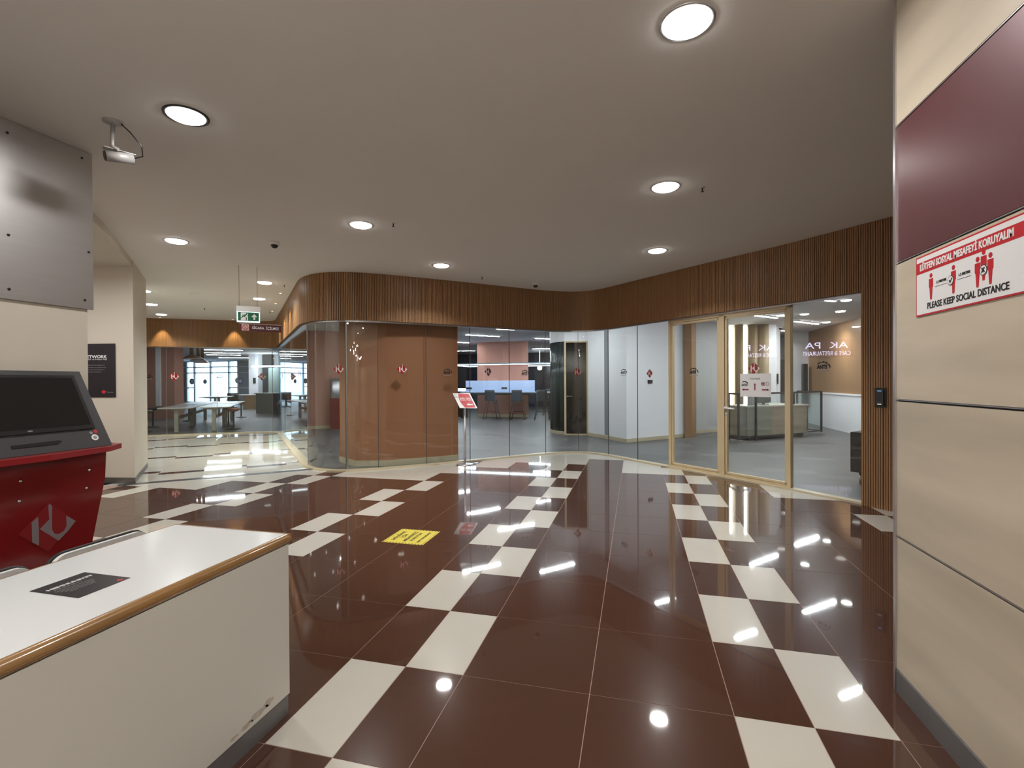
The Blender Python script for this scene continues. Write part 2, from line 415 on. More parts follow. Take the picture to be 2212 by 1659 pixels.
# ------------------------------------------------------------------ wooden fascia over the glass
wf = struct(MB().strip([off(s, .088) for s in span(0, S_TOTAL, .1)], [off(s, -.06) for s in span(0, S_TOTAL, .1)], 2.38, HC-.001).build('wall_front', woodback))
mb = MB(); s = .0; i = 0
while s < S_TOTAL-.02:
    p, t, n = P_at(s+.009); a = math.atan2(t.y, t.x)
    low = .0 if s > S_END_GLASS+.005 else 2.372
    mb.obox((p.x+n.x*(.094+.0012*(i % 3)), p.y+n.y*(.094+.0012*(i % 3)), (low+HC)/2), (.0165, .016, HC-low-.002), a)
    i += 1; s += .0236 if i % 5 else .0262
o = mb.build('wood_slat', wood, wf); o['kind'] = 'stuff'
struct(MB().strip([off(s, .088) for s in span(S_END_GLASS+.01, S_TOTAL, .1)], [off(s, -.06) for s in span(S_END_GLASS+.01, S_TOTAL, .1)], 0, 2.38).build('wall_front_right', woodback))
struct(MB().strip([off(s, .045) for s in span(0, S_END_GLASS, .12)], [off(s, -.03) for s in span(0, S_END_GLASS, .12)], 2.352, 2.38).build('trim_3', alu))

# ------------------------------------------------------------------ glass partition: one pane between each pair of joints
wg = struct(empty('wall_glass', (*off(14, 0), 0)))
seams = [.0, 1.643, 2.841, 4.25, 5.47, 8.2, 10.92, 11.854, 12.351, 13.15, 13.951, 14.755, 15.54, 16.209, 16.866, 17.609, 18.316]
def world_child(o, root):
    o.parent = root; o.matrix_parent_inverse = root.matrix_world.inverted(); return o
bpy.context.view_layer.update()
def pane(s0, s1, name='pane', z0=.022, z1=2.36, flat=False, parent=None, th_=.010, seg=.12, mt=reflg):
    ss = [s0+.002, s1-.002] if flat else span(s0+.002, s1-.002, seg)
    mb = MB().strip([off(s, th_/2) for s in ss], [off(s, -th_/2) for s in ss], z0, z1)
    if not flat: mb.sm = [True]*len(mb.sm)
    if not flat:
        mb = MB(); A = [off(s, th_/2) for s in ss]; B = [off(s, -th_/2) for s in ss]; n = len(ss)
        for L_ in (A, B[::-1]):
            mb.add([(p[0], p[1], z0) for p in L_]+[(p[0], p[1], z1) for p in L_], [(k, k+1, n+k+1, n+k) for k in range(n-1)], True)
        mb.add([(*A[0], z0), (*B[0], z0), (*B[0], z1), (*A[0], z1)], [(3, 2, 1, 0)])
        mb.add([(*A[-1], z0), (*B[-1], z0), (*B[-1], z1), (*A[-1], z1)], [(0, 1, 2, 3)])
    o = mb.build(name, mt); bpy.context.view_layer.update(); return world_child(o, parent or wg)
for a, b in zip(seams, seams[1:]):
    pane(a, b, flat=(4.2 < a < 5.0) is False and (5.4 < a < 9 or a < 3.5))
pane(20.27, S_END_GLASS, flat=True)
sealm = mat('pane_joint', (.06, .06, .06), .4)
for s in seams[1:-1]:
    p, t, n = P_at(s); world_child(MB().obox((p.x, p.y, 1.19), (.007, .013, 2.34), math.atan2(t.y, t.x)).build('joint', sealm if s > 11 else alu), wg)
p, t, n = P_at(11.86); world_child(MB().obox((p.x-n.x*.04, p.y-n.y*.04, 1.19), (.03, .03, 2.34), math.atan2(t.y, t.x)).build('post', alu), wg)
p, t, n = P_at(21.1); world_child(MB().obox((p.x, p.y, 1.19), (.02, .04, 2.34), math.atan2(t.y, t.x)).build('post', alu), wg)
# two framed glass doors in cream wood
def door(name, s0, s1, handle_side=None):
    p0, p1 = Vector(off(s0, 0)), Vector(off(s1, 0)); d = (p1-p0); L = d.length; a = math.atan2(d.y, d.x)
    r = struct(empty(name, (p0.x, p0.y, 0), a))
    fw_, fd = .045, .07
    f = MB().box(0, fw_, -fd/2, fd/2, .022, 2.36).box(L-fw_, L, -fd/2, fd/2, .022, 2.36).box(0, L, -fd/2, fd/2, 2.315, 2.36).box(0, L, -fd/2+.01, fd/2-.01, .022, .05)
    f.build('door_frame', creamw, r)
    i0, i1 = fw_+.005, L-fw_-.005
    lf = MB().box(i0, i0+.028, -.02, .02, .055, 2.305).box(i1-.028, i1, -.02, .02, .055, 2.305).box(i0, i1, -.02, .02, 2.277, 2.305).box(i0, i1, -.02, .02, .055, .083).build('door_leaf', creamw, r)
    MB().box(i0+.026, i1-.026, -.005, .005, .08, 2.28).build('pane', reflg, lf)
    if handle_side:
        hx = i0+.014 if handle_side == 'L' else i1-.014
        h = MB().lathe([(.03, 0), (.03, .010), (.015, .014), (.014, .05)], n=16)
        h.v = [(hx+x, -.02-z, 1.0+y) for x, y, z in h.v]
        h.tube([(hx, -.068, 1.0), (hx+.05, -.072, 1.0), (hx+.16, -.070, .995)], .013, 10)
        h.build('handle', mat('satin_handle', (.80, .80, .80), .35, .6), lf)
        h = MB().box(hx-.02, hx+.02, -.026, -.02, .90, .94).build('lock', chrome, lf)
    return r
D1 = door('door_1', 18.325, 19.285)
D2 = door('door_2', 19.285, 20.265, 'L')

# ------------------------------------------------------------------ solid walls
def wallp(name, poly, z0, z1, mt):
    return struct(MB().prism(poly, z0, z1).build(name, mt))
wallp('wall_left', [(-3.15, .56), (-3.15, -5.2), (-9.7, -5.2), (-9.7, .42), (-3.6, .42), (-3.6, .56)], 0, HC, beige)
pd = Vector((-.9865, -.1640)); pc = Vector((-5.98, 3.12)); pe = pc+pd*3.75
wallp('wall_left_back', [pc, tuple(pe), (-9.7, 4.6), (-7.6, 4.42), (-7.1, 4.22)], 0, HC, beige)
wallp('wall_left_end', [(-9.45, .4), (-9.45, 2.8), (-9.7, 2.8), (-9.7, .4)], 0, HC, beige)
wallp('wall_left_far', [(-9.5, 4.4), (-14.2, 4.2), (-14.2, 7.6), (-13.0, 7.6), (-12.85, 7.3), (-13.9, 7.0), (-13.9, 4.4), (-9.5, 4.6)], 0, HC, beige)
wallp('wall_behind', [(-3.15, -5.0), (4.7, -5.0), (4.7, -5.2), (-3.15, -5.2)], 0, HC, beige)
wallp('wall_far_right', [(4.5, -5.0), (4.7, -5.0), (4.7, 3.0), (4.5, 3.0)], 0, HC, beige)
wallp('wall_back', [(-24.9, 26), (6.4, 26), (6.4, 26.3), (-24.9, 26.3)], 0, 3.1, white_w)
wallp('wall_back_left', [(-36.2, 26), (-31.35, 26), (-31.35, 26.3), (-36.2, 26.3)], 0, 3.1, bluef)
wallp('wall_far_left', [(-36.2, 7), (-36, 7), (-36, 26.3), (-36.2, 26.3)], 0, 3.1, grey_w)
wallp('wall_lobby_side', [(-36, 7.0), (-13.0, 7.0), (-13.0, 7.25), (-36, 7.25)], 0, 3.1, salmon)
# baseboards of the beige wall block
def board(name, p0, p1, h, t, mt, z0=0.):
    p0, p1 = Vector(p0), Vector(p1); d = (p1-p0).normalized(); n = Vector((d.y, -d.x))
    return struct(MB().prism([tuple(p0), tuple(p1), tuple(p1+n*t), tuple(p0+n*t)], z0, h).build(name, mt))
board('baseboard_left_back', pe, pc+Vector((.012, 0)), .084, .014, kick)
board('baseboard_left_side', pc, (-7.1, 4.22), .084, -.014, alu)
board('baseboard_left', (-3.15, .57), (-3.15, -4.9), .084, -.014, kick)

# right wall: horizontal laminate cladding panels in an aluminium edge
wr = wallp('wall_right', [(1.952, .35), (2.5, .35), (2.5, -5.0), (1.952, -5.0)], 0, HC, mat('cladding_backing', (.012, .012, .014), .6))
zs = [(.105, .694), (.706, 1.304), (1.316, 1.914), (1.926, 2.524), (2.536, HC-.002)]
for i, (a, b) in enumerate(zs):
    for y0, y1 in ((-2.25, .348), (-4.9, -2.256)):
        o = MB().box(1.94, 1.953, y0, y1, a, b).build('panel', maroon if i == 3 else lam, wr)
        if i == 3: o['label'] = 'maroon metal panel'
        MB().box(1.9405, 1.953, y0, y1, a-.0055, a-.0015).build('edge_line', alu, wr)
MB().box(1.934, 1.966, .348, .366, 0, HC-.002).build('corner_trim', alu, wr)
MB().box(1.946, 2.48, .351, .36, 0, HC-.002).build('end_panel', lam, wr)
struct(MB().box(1.936, 1.953, -4.9, .345, 0, .099).build('baseboard_right', plinth))

# ------------------------------------------------------------------ rooms behind the glass
wallp('wall_orange', [(-3.68, 4.99), (-3.2, 5.16), (-2.72, 5.55), (-2.26, 6.0), (-2.9, 6.9), (-4.5, 6.2), (-4.22, 5.36)], .006, OC, orange)
for nm, a, b in (('baseboard_orange_1', (-4.22, 5.36), (-3.68, 4.99)), ('baseboard_orange_2', (-3.68, 4.99), (-3.2, 5.16)), ('baseboard_orange_3', (-3.2, 5.16), (-2.72, 5.55)), ('baseboard_orange_4', (-2.72, 5.55), (-2.26, 6.0))):
    board(nm, a, b, .10, .012, skirt, .006)
wallp('wall_salmon', [(-9.05, 10.0), (-6.2, 12.2), (-6.4, 12.5), (-9.3, 10.35)], .006, OC, salmon)
board('baseboard_salmon', (-9.05, 10.0), (-6.2, 12.2), .10, .014, skirt, .006)
wallp('wall_salmon_left', [(-18.8, 13), (-16.56, 13), (-16.56, 13.4), (-18.8, 13.4)], .006, OC, salmon)
wallp('trim_white_column', [(-17.40, 12.93), (-17.20, 12.93), (-17.20, 13), (-17.40, 13)], .5, OC, white_w)
# small curved room with dark ribbed glass and a dark door
cur = [(-1.40, 12.6), (-1.47, 11.8), (-1.47, 11.2), (-1.38, 10.85), (-1.2, 10.58), (-.95, 10.40)]
curb_ = [(x+.12, y+.12) for x, y in cur]
hd = struct(MB().strip([(x-.02, y-.03) for x, y in cur]+[(-.34, 10.40)], curb_+[(-.22, 10.6)], 2.42, OC).build('wall_room_header', white_w))
rg = struct(MB().strip([(x, y) for x, y in cur], curb_, .09, 2.42).build('window_1', greenish))
mb = MB()
for i in range(len(cur)-1):
    for k in range(6):
        q = Vector(cur[i]).lerp(Vector(cur[i+1]), (k+.5)/6); mb.tube([(q.x-.005, q.y-.008, .09), (q.x-.005, q.y-.008, 2.42)], .016, 6)
o = mb.build('glass_rib', greenish, rg); o['kind'] = 'stuff'
struct(MB().strip([(x-.015, y-.02) for x, y in cur], curb_, .006, .09).build('trim_4', skirt))
dd = struct(empty('door_3', (-.93, 10.385, .006), math.atan2(.06, .56)))
MB().box(-.05, 0, -.03, .06, 0, 2.42).box(.52, .56, -.03, .06, 0, 2.42).box(-.05, .56, -.03, .06, 2.38, 2.42).box(-.05, .56, -.03, .06, 0, .03).build('door_frame', creamw, dd)
lf = MB().box(0, .52, 0, .03, .03, 2.38).build('door_leaf', blackd, dd)
MB().tube([(.03, -.05, 1.0), (.16, -.05, 1.0)], .012, 8).tube([(.03, 0, 1.0), (.03, -.05, 1.0)], .02, 8).build('handle', chrome, lf)
wallp('wall_white_box', [(-.36, 10.30), (.61, 9.04), (1.97, 10.44), (1.2, 11.2), (-.2, 11.0)], .006, OC, white_w)
board('baseboard_white_1', (-.36, 10.30), (.61, 9.04), .09, .012, skirt, .006)
board('baseboard_white_2', (.61, 9.04), (1.97, 10.44), .09, .012, skirt, .006)
q0, q1 = Vector((-.36, 10.30)), Vector((.61, 9.04)); qa, qb = q0.lerp(q1, .46), q0.lerp(q1, .55); qn = Vector((-.79, -.61))*.006
wallp('trim_5', [tuple(qa), tuple(qb), tuple(qb+qn), tuple(qa+qn)], .1, OC, mat('steel_grey_strip', (.26, .28, .31), .4))
wallp('trim_wood_column', [(1.96, 10.34), (2.12, 10.30), (2.30, 10.95), (2.1, 11.1)], .006, OC, woodpan)
wallp('wall_grey', [(2.28, 11.28), (3.05, 12.0), (2.95, 12.2), (2.15, 11.4)], .006, OC, grey_w)
board('baseboard_grey', (2.28, 11.28), (3.05, 12.0), .09, .012, skirt, .006)
# reception back wall: fluted oak bays with glowing slots
bx = empty('wall_fluted', (3.2, 12.3, 0)); struct(bx)
def bay(x0, x1, y0, y1, bow=.12, n=8):
    pts = []
    for k in range(n+1):
        q = Vector((x0, y0)).lerp(Vector((x1, y1)), k/n); pts.append((q.x+.3*bow*math.sin(PI*k/n), q.y-bow*math.sin(PI*k/n)))
    mb = MB().strip(pts, [(x, y+.35) for x, y in pts], .006, OC); mb.sm = [True]*len(mb.sm)
    return mb.build('bay', fluted, bx, off=(3.2, 12.3, 0))
MB().box(3.05, 4.6, 12.75, 12.8, .006, OC).build('backing', white_w, bx, off=(3.2, 12.3, 0))
bay(3.10, 3.34, 12.50, 12.52); bay(3.50, 3.72, 12.50, 12.54); bay(3.84, 4.10, 12.52, 12.6, .1); bay(4.10, 4.38, 12.6, 12.62, .07)
for x in (3.38, 3.76):
    tag(MB().box(x, x+.05, 12.66, 12.72, .3, OC-.01).build('light_strip', lamp_g, bx, off=(3.2, 12.3, 0)), 'glowing vertical light strip')
wallp('wall_white_mid', [(4.38, 12.75), (4.92, 13.6), (4.92, 14.6), (4.38, 14.0)], .006, OC, white_w)
wallp('wall_corridor', [(4.3, 17.0), (6.3, 17.0), (6.3, 17.2), (4.3, 17.2)], .006, OC, white_w)
wallp('trim_dark_post_1', [(5.0, 13.86), (5.16, 13.90), (5.2, 14.1), (5.02, 14.05)], .5, 2.0, dark)
wallp('trim_dark_post_2', [(5.98, 15.1), (6.10, 15.1), (6.10, 15.3), (5.98, 15.3)], .5, 1.9, dark)
wallp('wall_side_white', [(5.72, 15.35), (6.2, 15.35), (6.2, 15.6), (5.72, 15.6)], .006, OC, white_w)
wallp('wall_side', [(6.2, 2.9), (6.45, 2.9), (6.45, 26.2), (6.2, 26.2)], .006, OC, woodpan)
wallp('wainscot_1', [(6.17, 2.95), (6.2, 2.95), (6.2, 15.3), (6.17, 15.3)], .006, .98, white_w)
wallp('trim_wainscot', [(6.15, 2.95), (6.2, 2.95), (6.2, 15.3), (6.15, 15.3)], .98, 1.02, white_w)
wallp('wall_service', [(4.75, 2.85), (6.4, 2.85), (6.4, 2.7), (4.7, 2.7)], .006, OC, white_w)
# dark back of the open office
wallp('wall_office_back', [(-13, 24), (-2.0, 24), (-2.0, 24.3), (-13, 24.3)], .006, OC, navy)
mb = MB()
for i in range(9): mb.box(-12.5+i*1.2, -12.44+i*1.2, 23.9, 24, .006, OC)
struct(mb.build('trim_office_mullion', dark))
wallp('wall_office_left', [(-9.9, 22), (-7.75, 22), (-7.75, 22.2), (-9.9, 22.2)], .006, 2.3, dark)
# far glazed entrance of the lobby
fr = struct(empty('window_2', (-28.2, 26, 0)))
fm = mat('facade_frame', (.60, .66, .74), .4, .1)
def fbar(x0, x1, z0, z1, nm='mullion', mt=fm): return MB().box(x0, x1, 25.96, 26.1, z0, z1).build(nm, mt, fr, off=(-28.2, 26, 0))
for x in (-31.35, -30.3, -29.62, -28.22, -26.66, -25.89, -24.92): fbar(x-.05, x+.05, 0, OC)
for z in (.04, 1.04, 2.1, 2.5, 2.9):
    fbar(-31.3, -29.6, z-.03, z+.03, 'rail'); fbar(-26.7, -24.9, z-.03, z+.03, 'rail')
for z in (.04, 2.1, 2.5, 2.9): fbar(-29.6, -26.7, z-.03, z+.03, 'rail')
for x0, x1 in ((-30.25, -29.67), (-29.57, -28.27), (-28.17, -26.71), (-26.61, -25.94)):
    for z0, z1 in ((.07, 2.07), (2.13, 2.47), (2.53, 2.87)):
        MB().box(x0, x1, 26.0, 26.02, z0, z1).build('pane', doorg, fr, off=(-28.2, 26, 0))
MB().box(-31.3, -30.35, 26.0, 26.03, .06, 2.9).build('grey_infill', bluef, fr, off=(-28.2, 26, 0))
MB().box(-25.84, -24.97, 26.0, 26.03, .06, 2.9).build('blue_infill', bluef, fr, off=(-28.2, 26, 0))
struct(MB().box(-60, 20, 26.3, 90, -.1, -.02).build('ground_outside', pave))
tag(MB().box(-58, -5, 60, 66, -.02, 4.2).box(-50, -30, 59, 60, -.02, 2.2).build('building_outside', mat('pale_building', (.66, .76, .86), .8)), 'pale low building seen through the far entrance doors', 'building')

# ------------------------------------------------------------------ lamps
mask_up = None
def downlight(x, y, z, label, r=.112, power=HALL_W, glow=lamp_w, group=None, col=(1, .975, .95), spread=128):
    t = thing('downlight', label, 'ceiling light', (x, y, z), group=group)
    mb = MB(); n = 32
    prof = [(r+.018, -.001), (r+.017, -.006), (r+.004, -.007), (r, -.002)]
    mb.lathe(prof, n=n); mb.f = [f for f in mb.f if len(f) == 4]; mb.sm = [True]*len(mb.f)
    mb.build('trim_ring', alu, t)
    if 'dark rim' in label:
        q = MB().lathe([(r+.022, -.0015), (r+.021, -.008), (r+.002, -.009), (r, -.003)], n=n); q.f = [f for f in q.f if len(f) == 4]; q.sm = [True]*len(q.f); q.build('dark_rim', holes, t)
    MB().lathe([(r, -.0015), (r*.99, -.010), (r*.85, -.019), (r*.45, -.026), (.0001, -.028)], n=n).build('lens', glow, t)
    if power:
        ld = bpy.data.lights.new('lamp', 'AREA'); ld.shape = 'DISK'; ld.size = r*1.8; ld.energy = power; ld.color = col; ld.spread = math.radians(spread)
        lo = bpy.data.objects.new('lamp', ld); COL.objects.link(lo); lo.parent = t; lo.location = (0, 0, -.030)
    return t
downlight(1.05, .29, HC, 'large round ceiling light nearest the camera, top right, very bright', spread=172)
downlight(1.07, 2.35, HC, 'round ceiling light in the middle of the right-hand row')
downlight(1.09, 4.55, HC, 'round ceiling light in the right-hand row nearest the wooden fascia')
downlight(-1.98, .34, HC, 'round ceiling light with dark rim beside the bullet camera', spread=172, glow=lamp_c, power=HALL_W*.7, r=.108)
downlight(-2.09, 2.58, HC, 'bright round ceiling light in the middle, left of the small sprinkler')
downlight(-1.97, 4.56, HC, 'round ceiling light close above the curved wooden fascia')
downlight(-4.56, 2.54, HC, 'round ceiling light beside the curved beige bulkhead on the left', spread=172)
downlight(-5.35, 4.9, HC, 'small oval-looking ceiling light right of the exit sign cords', glow=lamp_c, power=HALL_W*1.0, col=(.97, 1, .93))
downlight(-6.65, 6.24, HC, 'lobby ceiling light behind the right cord of the exit sign', glow=lamp_c, power=HALL_W*1.0, col=(.97, 1, .93))
downlight(-8.05, 4.94, HC, 'lobby ceiling light half hidden by the pillar edge', glow=lamp_c, power=HALL_W*.9, col=(.97, 1, .93))
downlight(-9.4, 6.2, HC, 'lobby ceiling light just right of the pillar, upper one', glow=lamp_c, power=HALL_W*1.0, col=(.97, 1, .93))
downlight(-10.67, 7.51, HC, 'lobby ceiling light nearest the far wooden fascia', glow=lamp_c, power=HALL_W*.9, col=(.97, 1, .93))
downlight(-5.9, 1.35, 3.03, 'added unseen fill light in the recess behind the left wall, right one', power=HALL_W*1.5, spread=172)  # added out of view to brighten the poster wall
downlight(-8.0, 1.35, 3.03, 'added unseen fill light in the recess behind the left wall, left one', power=HALL_W*1.0, spread=172)  # second added recess lamp, also hidden, for the same wall
downlight(1.06, -1.9, HC, 'ceiling light behind the viewpoint, right row', power=9, spread=172)
downlight(-2.0, -1.9, HC, 'ceiling light behind the viewpoint, left row', power=11, spread=172)
downlight(1.06, -4.0, HC, 'ceiling light at the rear of the hall', power=12)
# hanging globe lamps behind the viewpoint (their points of light show mirrored in the glass)
glob = emit('globe_glow', (1, .95, .86), 55)
for i in range(16):
    a_ = i*2.4; q_ = .25+.09*i
    gx, gy, gz = .2+q_*math.cos(a_)*1.1, -3.45+q_*math.sin(a_)*.75, 2.15+.045*((i*7) % 11)
    t = thing('globe_pendant', 'small hanging globe lamp behind the viewpoint, mirrored as a point of light', 'pendant light', (gx, gy, gz), group='cluster of hanging globe lamps')
    MB().lathe([(.0001, -.04), (.028, -.028), (.04, 0), (.028, .028), (.0001, .04)], n=12).build('globe', glob, t)
    MB().tube([(0, 0, .04), (0, 0, HC-gz)], .002, 5).build('cord', holes, t)
# narrow spots grazing the fascia
def spot(s, d, z, power, label, ang=56):
    x, y = off(s, d)
    t = thing('spotlight', label, 'spotlight', (x, y, z), group='small spots grazing the wooden fascia')
    MB().lathe([(.022, -.003), (.022, -.0005)], n=16).build('lens', lamp_y, t)
    ld = bpy.data.lights.new('lamp', 'SPOT'); ld.energy = power; ld.color = (1, .79, .45); ld.spot_size = math.radians(ang); ld.spot_blend = .5; ld.shadow_soft_size = .015
    lo = bpy.data.objects.new('lamp', ld); COL.objects.link(lo); lo.parent = t; lo.location = (0, 0, -.02)
for s_, lb in ((1.6, 'first small spot over the lobby fascia'), (3.3, 'second small spot over the lobby fascia'), (6.6, 'small spot in the far corner by the slanting fascia'), (7.9, 'small spot by the slanting fascia, second from the corner'), (9.3, 'small spot by the slanting fascia, third from the corner')):
    spot(s_, .27, HC-.0005, 46 if s_ < 5 else 80, lb, ang=62)
# linear lamps in the rooms
lin_k = [0]
def linear(x0, y0, x1, y1, z, label, wd=.06, glow=lamp_s, group=None, drop=0.):
    L = math.hypot(x1-x0, y1-y0); a = math.atan2(y1-y0, x1-x0)
    t = thing('linear_light', label, 'ceiling light', ((x0+x1)/2, (y0+y1)/2, z), a, group)
    MB().box(-L/2, L/2, -wd/2-.01, wd/2+.01, -.02, -.0005).build('housing', whitep, t)
    MB().box(-L/2+.01, L/2-.01, -wd/2, wd/2, -.026, -.021).build('diffuser', glow, t)
    return t
linear(3.38, 10.15, 4.18, 11.02, OC, 'linear ceiling light above the reception desk, seen through the right door')
linear(4.82, 11.9, 5.65, 12.8, OC, 'linear ceiling light seen through the last glass pane on the right')
linear(3.80, 7.85, 4.55, 8.50, OC, 'linear ceiling light over the grey reception floor, behind the wooden fascia')
linear(2.05, 6.25, 2.80, 6.92, OC, 'linear ceiling light just inside the double door')
linear(3.45, 5.25, 4.2, 5.85, OC, 'linear ceiling light inside the last pane by the black sofa')
linear(.85, 7.3, 1.55, 7.95, OC, 'linear ceiling light inside the glass beside the white wall')
linear(-3.08, 11.4, -2.16, 12.2, OC, 'linear ceiling light cut by the fascia above the bar stools')
linear(-4.52, 12.8, -3.66, 13.75, OC, 'linear ceiling light left of the salmon column, longer one')
linear(-2.62, 14.8, -1.75, 15.6, OC, 'linear ceiling light right of the column, upper one')
linear(-6.2, 15.2, -5.5, 16.0, OC, 'linear ceiling light at the left edge of the opening, upper one')
linear(-8.1, 20.6, -6.9, 20.9, OC, 'linear ceiling light left of the column, far one')
linear(-3.9, 20.4, -3.0, 20.5, OC, 'linear ceiling light right of the column, far one')
linear(-1.3, 8.6, -.6, 9.3, OC, 'linear ceiling light in front of the ribbed glass room')
linear(-3.0, 8.2, -2.3, 8.9, OC, 'linear ceiling light behind the orange wall')
linear(-6.2, 8.3, -5.4, 9.0, OC, 'linear ceiling light inside the salmon corner room')
for i, (a, b, c, d) in enumerate(((-18.3, 15.9, -17.0, 16.9), (-20.2, 17.8, -18.9, 18.8), (-21.6, 19.3, -20.3, 20.3), (-14.8, 12.3, -13.6, 13.3), (-23.5, 22.0, -21.0, 23.8))):
    linear(a, b, c, d, OC, ('nearest', 'second', 'third', 'fourth', 'farthest')[i]+' of the linear lights above the lobby tables', wd=.12, glow=lamp_l)
linear(-17.6, 10.6, -16.4, 11.3, OC, 'added linear fill light before the salmon lobby wall', wd=.06, glow=lamp_l)  # extra lamp, added because the front of the salmon wall stayed dark
for x, y, lb in ((4.75, 8.52, 'round light in the reception ceiling at the top of the last pane'), (4.63, 10.52, 'round light in the reception ceiling left of the last pane'), (5.22, 15.24, 'round light over the corridor behind the reception'), (5.75, 12.5, 'round light close to the brown side wall')):
    downlight(x, y, OC, lb, r=.09, power=8, glow=lamp_c, col=(1, .95, .88))

# ------------------------------------------------------------------ foreground desk
D = thing('counter_desk', 'long white-topped desk with rounded oak edging in the left foreground', 'desk', (-.92, -1.4, 0))
o3 = (-.92, -1.4, 0)
DX0, DX1, DY0, DY1, DZ = -1.235, -.612, -2.55, -.412, .76
MB().box(DX0+.006, DX1-.03, DY0, DY1-.008, DZ-.03, DZ).build('top', white_l, D, off=o3)
mb = MB(); prof = []
for k in range(9):
    a = -PI/2+PI*k/8; prof.append((DX1-.03+.021*math.cos(a)+.002, DZ-.021+.0215*math.sin(a)))
prof = [(DX1-.03, DZ-.0425)]+prof+[(DX1-.03, DZ+.0005)]
n = len(prof)
vs = [(x, DY0, z) for x, z in prof]+[(x, DY1, z) for x, z in prof]
mb.add(vs, [tuple(range(n-1, -1, -1)), tuple(range(n, 2*n))]); mb.add(vs, [(i, (i+1) % n, n+(i+1) % n, n+i) for i in range(n)], True)
tag(mb.build('edging', oak, D, off=o3), 'rounded varnished oak edging')
MB().box(DX0, DX1-.012, DY1-.009, DY1, DZ-.03, DZ+.0005).box(DX0, DX0+.006, DY0, DY1, DZ-.03, DZ+.0005).build('edge_band', mat('thin_oak_band', (.25, .14, .07), .4), D, off=o3)
MB().box(DX1-.034, DX1-.014, DY0, DY1-.012, .085, DZ-.042).build('front_panel', mat('front_laminate', (.60, .59, .54), .45, 0, .4, var=.035, scale=(2, 2, 2)), D, off=o3)
MB().box(DX0+.02, DX1-.034, DY1-.03, DY1-.012, .085, DZ-.03).build('end_panel', offw, D, off=o3)
MB().box(DX0+.02, DX1-.034, DY0, DY0+.02, .085, DZ-.03).build('end_panel', offw, D, off=o3)
MB().box(DX0+.04, DX1-.018, DY0, DY1-.016, 0, .085).build('plinth', plinth, D, off=o3)
# scuffs on the front panel low at the corner
scf = mat('scuff_marks', (.43, .385, .325), .6, var=.3, scale=(40, 40, 40))
mb = MB()
for y, z, ry, rz_ in ((-.60, .115, .05, .012), (-.66, .108, .03, .009), (-.545, .125, .025, .014), (-.72, .104, .02, .006)):
    pl = [(y+ry*math.cos(2*PI*k/14)*(1+.25*math.sin(3*k)), z+rz_*math.sin(2*PI*k/14)*(1+.2*math.cos(5*k))) for k in range(14)]
    n = len(pl); mb.add([(DX1-.0138, a, b) for a, b in pl]+[(DX1-.0136, a, b) for a, b in pl], [tuple(range(n)), tuple(range(2*n-1, n-1, -1))])
mb.build('scuff', scf, D, off=o3)
# flyer on the desk: reads away from the camera
F = frame_thing('flyer', 'dark printed flyer lying on the white desk top', 'flyer', (-.92, -1.02, DZ+.0008), (0, 1, 0), (-1, 0, 0))
MB().box(-.078, .078, -.100, .102, 0, .0006).build('sheet', posterk, F)
text(F, 'headline', 'MEMNUNIYET', 0, .048, .0007, .019, signw, width=.13, bold=.0006, depth=.0002)
text(F, 'headline', 'ANKETI', -.02, .028, .0007, .012, greyprint, width=.08, depth=.0002)
for k in range(4): text(F, 'print_line', 'lorem ipsum dolor sit amet consectetur'[:38-3*k] if False else 'Görüşleriniz bizim için önemlidir', -.012, .012-.012*k, .0007, .008, greyprint, width=.11-.012*k, depth=.0002)
MB().prism([(0.045, -.085), (.055, -.075), (.065, -.085), (.055, -.095)], .0006, .0010).build('emblem', signr, F)

# plastic chairs behind the desk
def chair(x, y, label):
    t = thing('plastic_chair', label, 'chair', (x, y, 0), 0, 'white plastic chairs tucked behind the desk')
    # local: backrest towards +x (towards the desk), seat towards -x
    mb = MB(); n = 12; W = .195
    def outline(r=.06, w_=W, z0=.46, z1=.741):
        pts = [(-w_+.02, z0), (w_-.02, z0)]
        for k in range(7): a = k/6*PI/2; pts.append((w_-r+r*math.cos(a), z1-r+r*math.sin(a)))
        for k in range(7): a = PI/2+k/6*PI/2; pts.append((-w_+r+r*math.cos(a), z1-r+r*math.sin(a)))
        return pts
    ol = outline(); m_ = len(ol)
    fx = lambda y_, z_: .004*(1-(y_/W)**2)+.05*(z_-.46)
    vs = [(fx(a, b), a, b) for a, b in ol]+[(fx(a, b)+.018, a, b) for a, b in ol]
    mb.add(vs, [tuple(range(m_-1, -1, -1)), tuple(range(m_, 2*m_))]+[(i, (i+1) % m_, m_+(i+1) % m_, m_+i) for i in range(m_)])
    mb.build('backrest', whitep, t)
    MB().prism([(-.40, -.18), (-.42, -.15), (-.42, .15), (-.40, .18), (-.02, .2), (.0, .18), (0, -.18), (-.02, -.2)], .435, .455).build('seat', whitep, t)
    fz = MB().tube([(fx(-W, .48)-.012, -W-.006, .44), (fx(-W, .65)-.012, -W-.006, .68)]+[(fx(W, .74)-.012, -W-.004+.065*(1-math.cos(k/4*PI/2)), .6735+.065*math.sin(k/4*PI/2)) for k in range(1, 5)]+[(fx(W, .74)-.012, W+.004-.065*(1-math.cos(k/4*PI/2)), .6735+.065*math.sin(k/4*PI/2)) for k in range(4, 0, -1)]+[(fx(W, .65)-.012, W+.006, .68), (fx(W, .48)-.012, W+.006, .44)], .009, 8)
    fz.build('back_frame', blackm, t)
    for sx in (-.38, .01):
        for sy in (-.19, .19):
            MB().tube([(sx, sy, .44), (sx+(.03 if sx > 0 else -.03), sy*1.08, 0)], .009, 8).build('leg', blackm, t)
    return t
chair(-1.385, -.635, 'white plastic chair with black frame behind the desk, nearer its far end')
